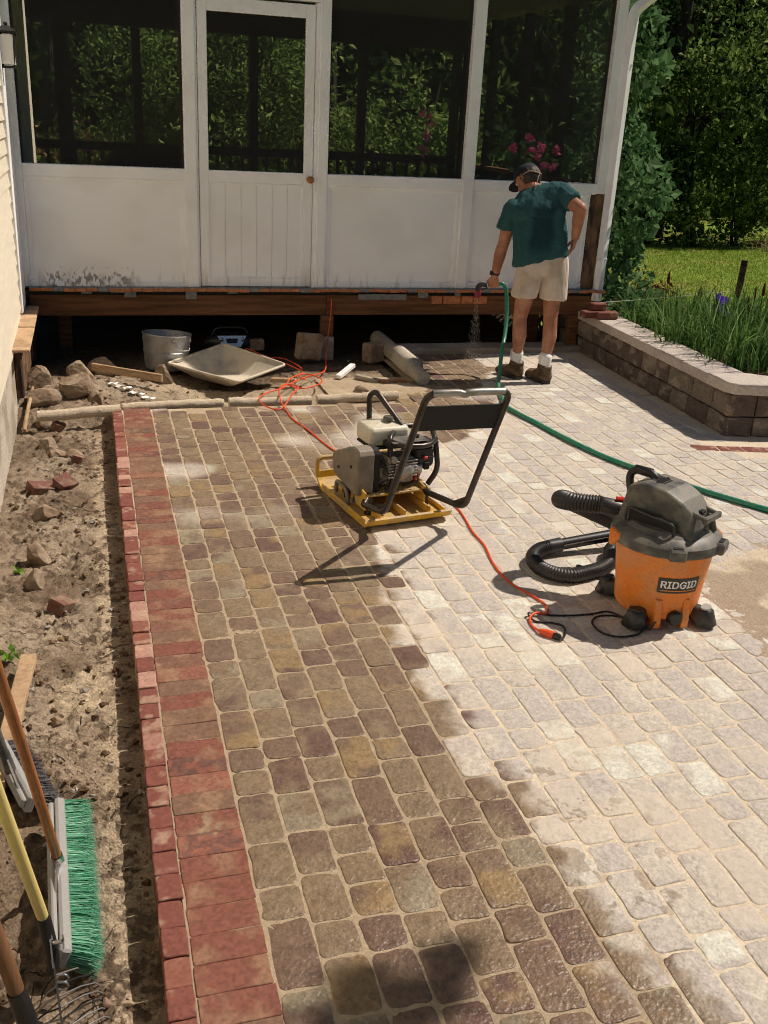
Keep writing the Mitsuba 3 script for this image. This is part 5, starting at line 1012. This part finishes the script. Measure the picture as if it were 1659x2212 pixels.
# lilac by the porch corner
LI = thing('lilac_bush', 'tall lilac shrub with heart shaped leaves at the porch corner', 'shrub')
P_ = []
for _ in range(7500):
    t = rng.random(); z_ = .15+2.75*t**.9; rad = .56-.20*max(0, z_-1.3)/1.5+.12*math.sin(z_*5.5); a = rng.uniform(0, 2*PI); rr = rad*(rng.random()**.35)
    P_.append((4.78+rr*math.cos(a)*.75-.06*z_, 8.75+rr*math.sin(a)*1.3, z_))
P_ = np.array(P_); P_ = P_[meshkit.fbm(P_*V3(2.6, 2.6, 3.4), 2, 3) > .46]
m, uv = leaves(P_, .074, 21, .75, .9, jitter=.45); part(LI, 'crown', m, 'm_lilac', False, uv)
for k in range(5): part(LI, 'stem', tube(smooth_path([(4.78+.04*k-.08, 8.7+.05*k, .0), (4.76+.06*k-.12, 8.7+.08*k-.1, 1.0), (4.7+.1*k-.2, 8.75+.12*k-.2, 2.3)], 4), .014, 6), 'm_bark')
def bush(name, lab, c, s, n, sz, mat, seed, cat_='shrub', asp=.5, thr=.42, fq=2.2, group=None, up=.3, trunk=True):
    k = thing(name, lab, cat_, group); r = np.random.default_rng(seed); P_ = r.normal(size=(n*3, 3)); P_ /= np.linalg.norm(P_, axis=1, keepdims=True)
    P_ *= (r.random(len(P_))**.42)[:, None]; lump = 1+.55*(meshkit.fbm(P_*1.6+seed, 3, seed)-.5)*2; P_ = P_*lump[:, None]*np.asarray(s)+np.asarray(c); P_ = P_[meshkit.fbm(P_*fq+seed, 3, seed) > thr][:n]; P_ = P_[P_[:, 2] > .01]
    m, uv = leaves(P_, sz, seed, asp, up, jitter=.55); part(k, 'crown', m, mat, False, uv)
    if trunk:
        for j in range(3): part(k, 'branch', tube(smooth_path([(c[0]+.05*j, c[1], 0.0), (c[0]+r.normal(0, .15*s[0]), c[1]+r.normal(0, .1), c[2]*.6), (c[0]+r.normal(0, .4*s[0]), c[1]+r.normal(0, .3*s[1]), c[2]+.4*s[2])], 4), np.linspace(.03, .01, 9)*max(1, s[2]), 6), 'm_bark')
    return k
bush('rust_plant', 'low plant with rust red leaves between lilac and irises', (5.55, 9.3, .22), (.34, .26, .17), 700, .05, 'm_rust', 31, 'plant', trunk=False, thr=.35)
bush('leafy_perennial', 'bright green perennial at the foot of the lilac', (4.72, 7.95, .30), (.30, .28, .22), 500, .085, 'm_lilac', 32, 'plant', .3, .35, trunk=False)
bush('ground_plant', 'pale edged leaves seen through the porch lattice', (4.62, 9.0, .16), (.28, 1.0, .2), 700, .10, 'm_iris', 33, 'plant', .3, .3, trunk=False)
# hanging pot with pink flowers inside the porch
PK = thing('flower_basket', 'basket of pink trumpet flowers behind the right hand screen', 'flower pot')
pc = V3(3.62, 8.28, 1.62)
m, uv = leaves(pc+rng.normal(0, 1, (160, 3))*V3(.16, .08, .13), .07, 40, .55, .3); part(PK, 'foliage', m, 'm_lilac', False, uv)
part(PK, 'pot', lathe([(0, -.14), (.07, -.14), (.10, .0), (.09, 0), (.065, -.12), (0, -.12)], pc+V3(0, .05, -.14), 24), 'm_dark', 40)
for n in range(9):
    a_, b_ = ((-.17, .08), (-.03, .17), (.0, .06), (.05, .03), (.09, .10), (.23, .08), (.12, -.06), (.205, -.05), (.10, -.20))[n]
    P_ = np.repeat((pc+V3(a_, -.12, b_-.02))[None], 10, 0); D_ = np.array([(math.cos(t)*1.1, -.5, math.sin(t)*1.1) for t in np.linspace(0, 2*PI, 10, endpoint=False)])
    m, uv = leaves(P_, .052, 50+n, .85, 0, D_*2.5, .1); part(PK, 'flower', m, 'm_pink', False, uv)
FD = thing('red_flower_string', 'trailing red and orange flowers hanging in the third porch bay', 'flowers')
m, uv = leaves(V3(2.82, 8.6, 1.75)+rng.normal(0, 1, (26, 3))*V3(.02, .02, .12), .045, 60, .7); part(FD, 'flowers', m, 'm_pink', False, uv); part(FD, 'stem', tube([(2.82, 8.6, 1.5), (2.82, 8.6, 2.9)], .004, 5), 'm_bark')
for n, (x, y, lab) in enumerate(((-.405, 4.22, 'tiny green seedling near the squarish stone'), (-.385, 3.44, 'larger green seedling near the board'))):
    k = thing('seedling', lab, 'seedling'); z0 = dh(x, y); m, uv = leaves(V3(x, y, z0+.025)+rng.normal(0, .010, (9+6*n, 3)), .032, 70+n, .7, -.5); part(k, 'leaves', m, 'm_sprout', False, uv)
# behind the porch
for n, (c, s, N, sz, mat, lab) in enumerate((((1.1, 14.0, 1.9), (1.3, .9, 1.75), 8500, .07, 'm_leaf', 'broad bright shrub seen through the door screen'), ((3.0, 14.2, 1.5), (1.2, .9, 1.4), 6500, .07, 'm_leaf', 'rounded green shrub seen through the third bay'), ((2.2, 14.4, 2.6), (1.1, .9, 1.8), 6500, .07, 'm_leaf', 'tall shrub right of the door screen view'), ((.1, 14.6, 1.0), (.7, .6, 1.0), 2600, .065, 'm_leaf', 'small shrub seen through the left bay'), ((-.3, 13.4, .9), (.8, .4, .75), 1000, .085, 'm_fern', 'rusty ferns seen above the porch rail in the left bay'), ((4.6, 13.2, 1.7), (.9, .8, 1.7), 2600, .10, 'm_leaf', 'dim shrub seen through the right bay'))):
    bush('shrub', lab, c, s, N, sz, mat, 400+n, thr=.49, fq=1.8)
# the wood beyond the lawn
def tree(name, lab, x, y, h_, rx, n, sz, mat, seed, z0=.6, asp=.5, thr=.49, lean=0):
    k = thing(name, lab, 'tree'); r = np.random.default_rng(seed); cen = []
    part(k, 'trunk', tube(smooth_path([(x, y, -.1), (x+lean*.3, y, h_*.4), (x+lean, y, h_*.95)], 5), np.linspace(.17, .04, 11)*max(.6, h_/8), 9), 'm_bark', True)
    for j in range(9):
        z_ = z0+(h_-z0)*(.08+.1*j); a = r.uniform(0, 2*PI); e = V3(x+rx*.75*math.cos(a), y+rx*.75*math.sin(a), z_+.25)
        part(k, 'limb', tube(smooth_path([(x, y, z_-.2), (x+(e[0]-x)*.5, y+(e[1]-y)*.5, z_+.12), e], 4), np.linspace(.055, .012, 9), 6), 'm_bark', True)
    P_ = []
    for j in range(46):
        t = r.random(); z_ = z0+(h_-z0)*t; a = r.uniform(0, 2*PI); q_ = rx*(1-.55*t if 'spruce' in name else (1-.5*abs(t-.4)))*r.random()**.5
        P_.append(V3(x+q_*math.cos(a), y+q_*math.sin(a), z_)+r.normal(size=(n//46, 3))*V3(.36, .36, .20 if 'spruce' in name else .28)*rx*.55)
    P_ = np.vstack(P_); P_ = P_[P_[:, 2] > .05]; P_ = P_[meshkit.fbm(P_*1.15+seed, 3, seed) > thr]
    m, uv = leaves(P_, sz*.85, seed, asp, .5, jitter=.6); part(k, 'crown', m, mat, False, uv); return k
for a in (('spruce_tree', 'dark spruce with a bare trunk at the head of the lawn', 10.2, 17.0, 9.5, 1.9, 7000, .15, 'm_conifer', 501, 1.4),
 ('spruce_tree', 'dark spruce just right of the porch downspout', 8.2, 16.6, 9, 1.7, 6000, .15, 'm_conifer', 502, .8),
 ('spruce_tree', 'dark spruce seen through the left bay beside the house', -.9, 17, 9, 1.8, 5500, .15, 'm_conifer', 503, .5),
 ('spruce_tree', 'dark spruce seen through the third bay', 3.9, 17.2, 9, 2.0, 6500, .15, 'm_conifer', 504, .6),
 ('leafy_tree', 'pale leaved tree right of the bare spruce trunk', 12.3, 17.3, 5.2, 1.7, 7000, .12, 'm_leaf', 505, .5),
 ('leafy_tree', 'leafy tree at the right edge of the wood', 15.2, 21.0, 9.5, 2.3, 7500, .13, 'm_leaf', 506, .6),
 ('leafy_tree', 'leafy tree behind the lilac above the lawn', 7.2, 15.8, 4.3, 1.2, 4500, .11, 'm_leaf', 507, .8),
 ('spruce_tree', 'shadowy spruce second from the right behind the lawn', 12.8, 21.0, 11, 2.4, 7000, .17, 'm_conifer', 508, .5),
 ('spruce_tree', 'shadowy spruce behind the pale leaved tree', 17.2, 23.0, 12, 2.6, 7000, .18, 'm_conifer', 509, .5),
 ('spruce_tree', 'shadowy spruce behind the bare trunk', 10.0, 20.2, 11, 2.6, 7000, .18, 'm_conifer', 510, .4),
 ('spruce_tree', 'shadowy spruce far behind the right bay', 7.0, 20.0, 11, 2.6, 6500, .18, 'm_conifer', 511, .4),
 ('spruce_tree', 'shadowy spruce far behind the door', 2.0, 20.0, 11, 2.6, 6000, .18, 'm_conifer', 512, .4),
 ('spruce_tree', 'shadowy spruce far behind the left bay', -.6, 20.6, 11, 2.6, 6000, .18, 'm_conifer', 513, .4)):
    tree(*a)
for n, (c, s, N, sz, mat, lab) in enumerate((((11.2, 15.9, .9), (.9, .6, .95), 2600, .09, 'm_leaf', 'grey green bush at the back edge of the lawn'), ((12.1, 15.9, 1.5), (.75, .6, 1.2), 2600, .09, 'm_leaf', 'yellow green bush right of the grey green one'), ((9.4, 15.9, .9), (.9, .6, .85), 2000, .09, 'm_conifer', 'dark bush at the left end of the lawn edge'), ((10.4, 16.2, 2.3), (1.1, .7, 1.2), 3000, .10, 'm_leaf', 'leafy branch mass under the bare spruce'), ((13.6, 16.4, 1.4), (.7, .6, 1.2), 2200, .10, 'm_leaf', 'bush in the gap at the right edge of the lawn'), ((8.3, 15.6, .6), (.9, .5, .6), 1500, .09, 'm_conifer', 'low dark bush nearest the lilac'), ((10.1, 15.5, .55), (.8, .4, .55), 1400, .08, 'm_leaf', 'low bush hiding the foot of the bare trunk'), ((12.9, 15.7, .6), (.8, .4, .55), 1400, .08, 'm_leaf', 'low bush beside the dead grass'), ((9.2, 16.4, 1.9), (.8, .6, 1.0), 2300, .09, 'm_leaf', 'rounded bush standing behind the dark lawn edge bush'))):
    bush('hedge_bush', lab, c, s, N, sz, mat, 600+n, thr=.47, fq=1.8)
k = thing('dry_grass', 'tuft of straw coloured dead grass at the lawn edge', 'grass'); m, uv = blades((12.2, 15.2, 0), 700, .42, .55, .9, .008, 71, 4); part(k, 'blades', m, 'm_straw', True, uv)
bk = []; bu = []
P_ = np.stack([rng.uniform(-9, 28, 46000), rng.uniform(23.5, 27, 46000), 14*rng.random(46000)], 1); m, uv = leaves(P_, .6, 77, .8, .2)
solo('forest', m, 'm_conifer', 'dim wood closing the view behind the nearer trees', 'wood', kind='stuff', uv=uv)
gx = np.stack([rng.uniform(5.2, 14.5, 80000), 7.5+8*rng.random(80000)**.8], 1); gx = gx[(gx[:, 0]/gx[:, 1] < .95) & (gx[:, 0]/gx[:, 1] > .50)]
n = len(gx); a = rng.uniform(0, 2*PI, n); hh = .022+.03*rng.random(n); b0 = np.column_stack([gx, np.full(n, .018)]); sd_ = np.column_stack([np.cos(a), np.sin(a), a*0])*.0045; tp = b0+np.column_stack([rng.normal(0, .012, n), rng.normal(0, .012, n), hh])
v = np.stack([b0-sd_, b0+sd_, tp], 1).reshape(-1, 3); f = np.arange(3*n).reshape(-1, 3)
solo('grass', (v, f), 'm_grass', 'short sunlit blades of the lawn', 'grass', kind='stuff', uv=np.repeat(rng.random((n, 2)), 3, 0))
# the tree whose leaves throw the soft shadow at the bottom of the picture
OT = thing('garden_tree', 'slender garden tree whose leaves shade the near pavers', 'tree')
sun = nz(SUN); part(OT, 'trunk', tube(smooth_path([(6.9, 1.2, -.1), (6.8, 1.3, 2.6), (6.3, 1.6, 4.9)], 5), np.linspace(.10, .04, 11), 9), 'm_bark', True)
tg = [((.494, 1.634), .030), ((.455, 1.575), .040), ((.53, 1.58), .032), ((.697, 1.635), .022), ((.65, 1.56), .030), ((.42, 1.52), .045), ((.745, 1.66), .018), ((.50, 1.54), .04), ((.60, 1.52), .03)]
ends = []
for (x, y), r_ in tg:
    e = V3(x, y, 0)+sun*6.2; ends.append(e); m, uv = leaves(e+rng.normal(size=(80, 3))*r_*V3(.9, .9, .9), .045, 80+len(ends), .7); part(OT, 'leaf_cluster', m, 'm_leaf', False, uv)
    part(OT, 'twig', tube([V3(4.30, 2.16, 5.08), V3(4.30, 2.16, 5.08)*.4+e*.6+V3(0, 0, .05), e], [.004, .003, .002], 5), 'm_bark')
part(OT, 'branch', tube(smooth_path([(6.3, 1.6, 4.9), (5.6, 1.3, 5.2), (4.9, 1.75, 5.2), (4.30, 2.16, 5.08)], 4), np.linspace(.03, .004, 13), 6), 'm_bark')
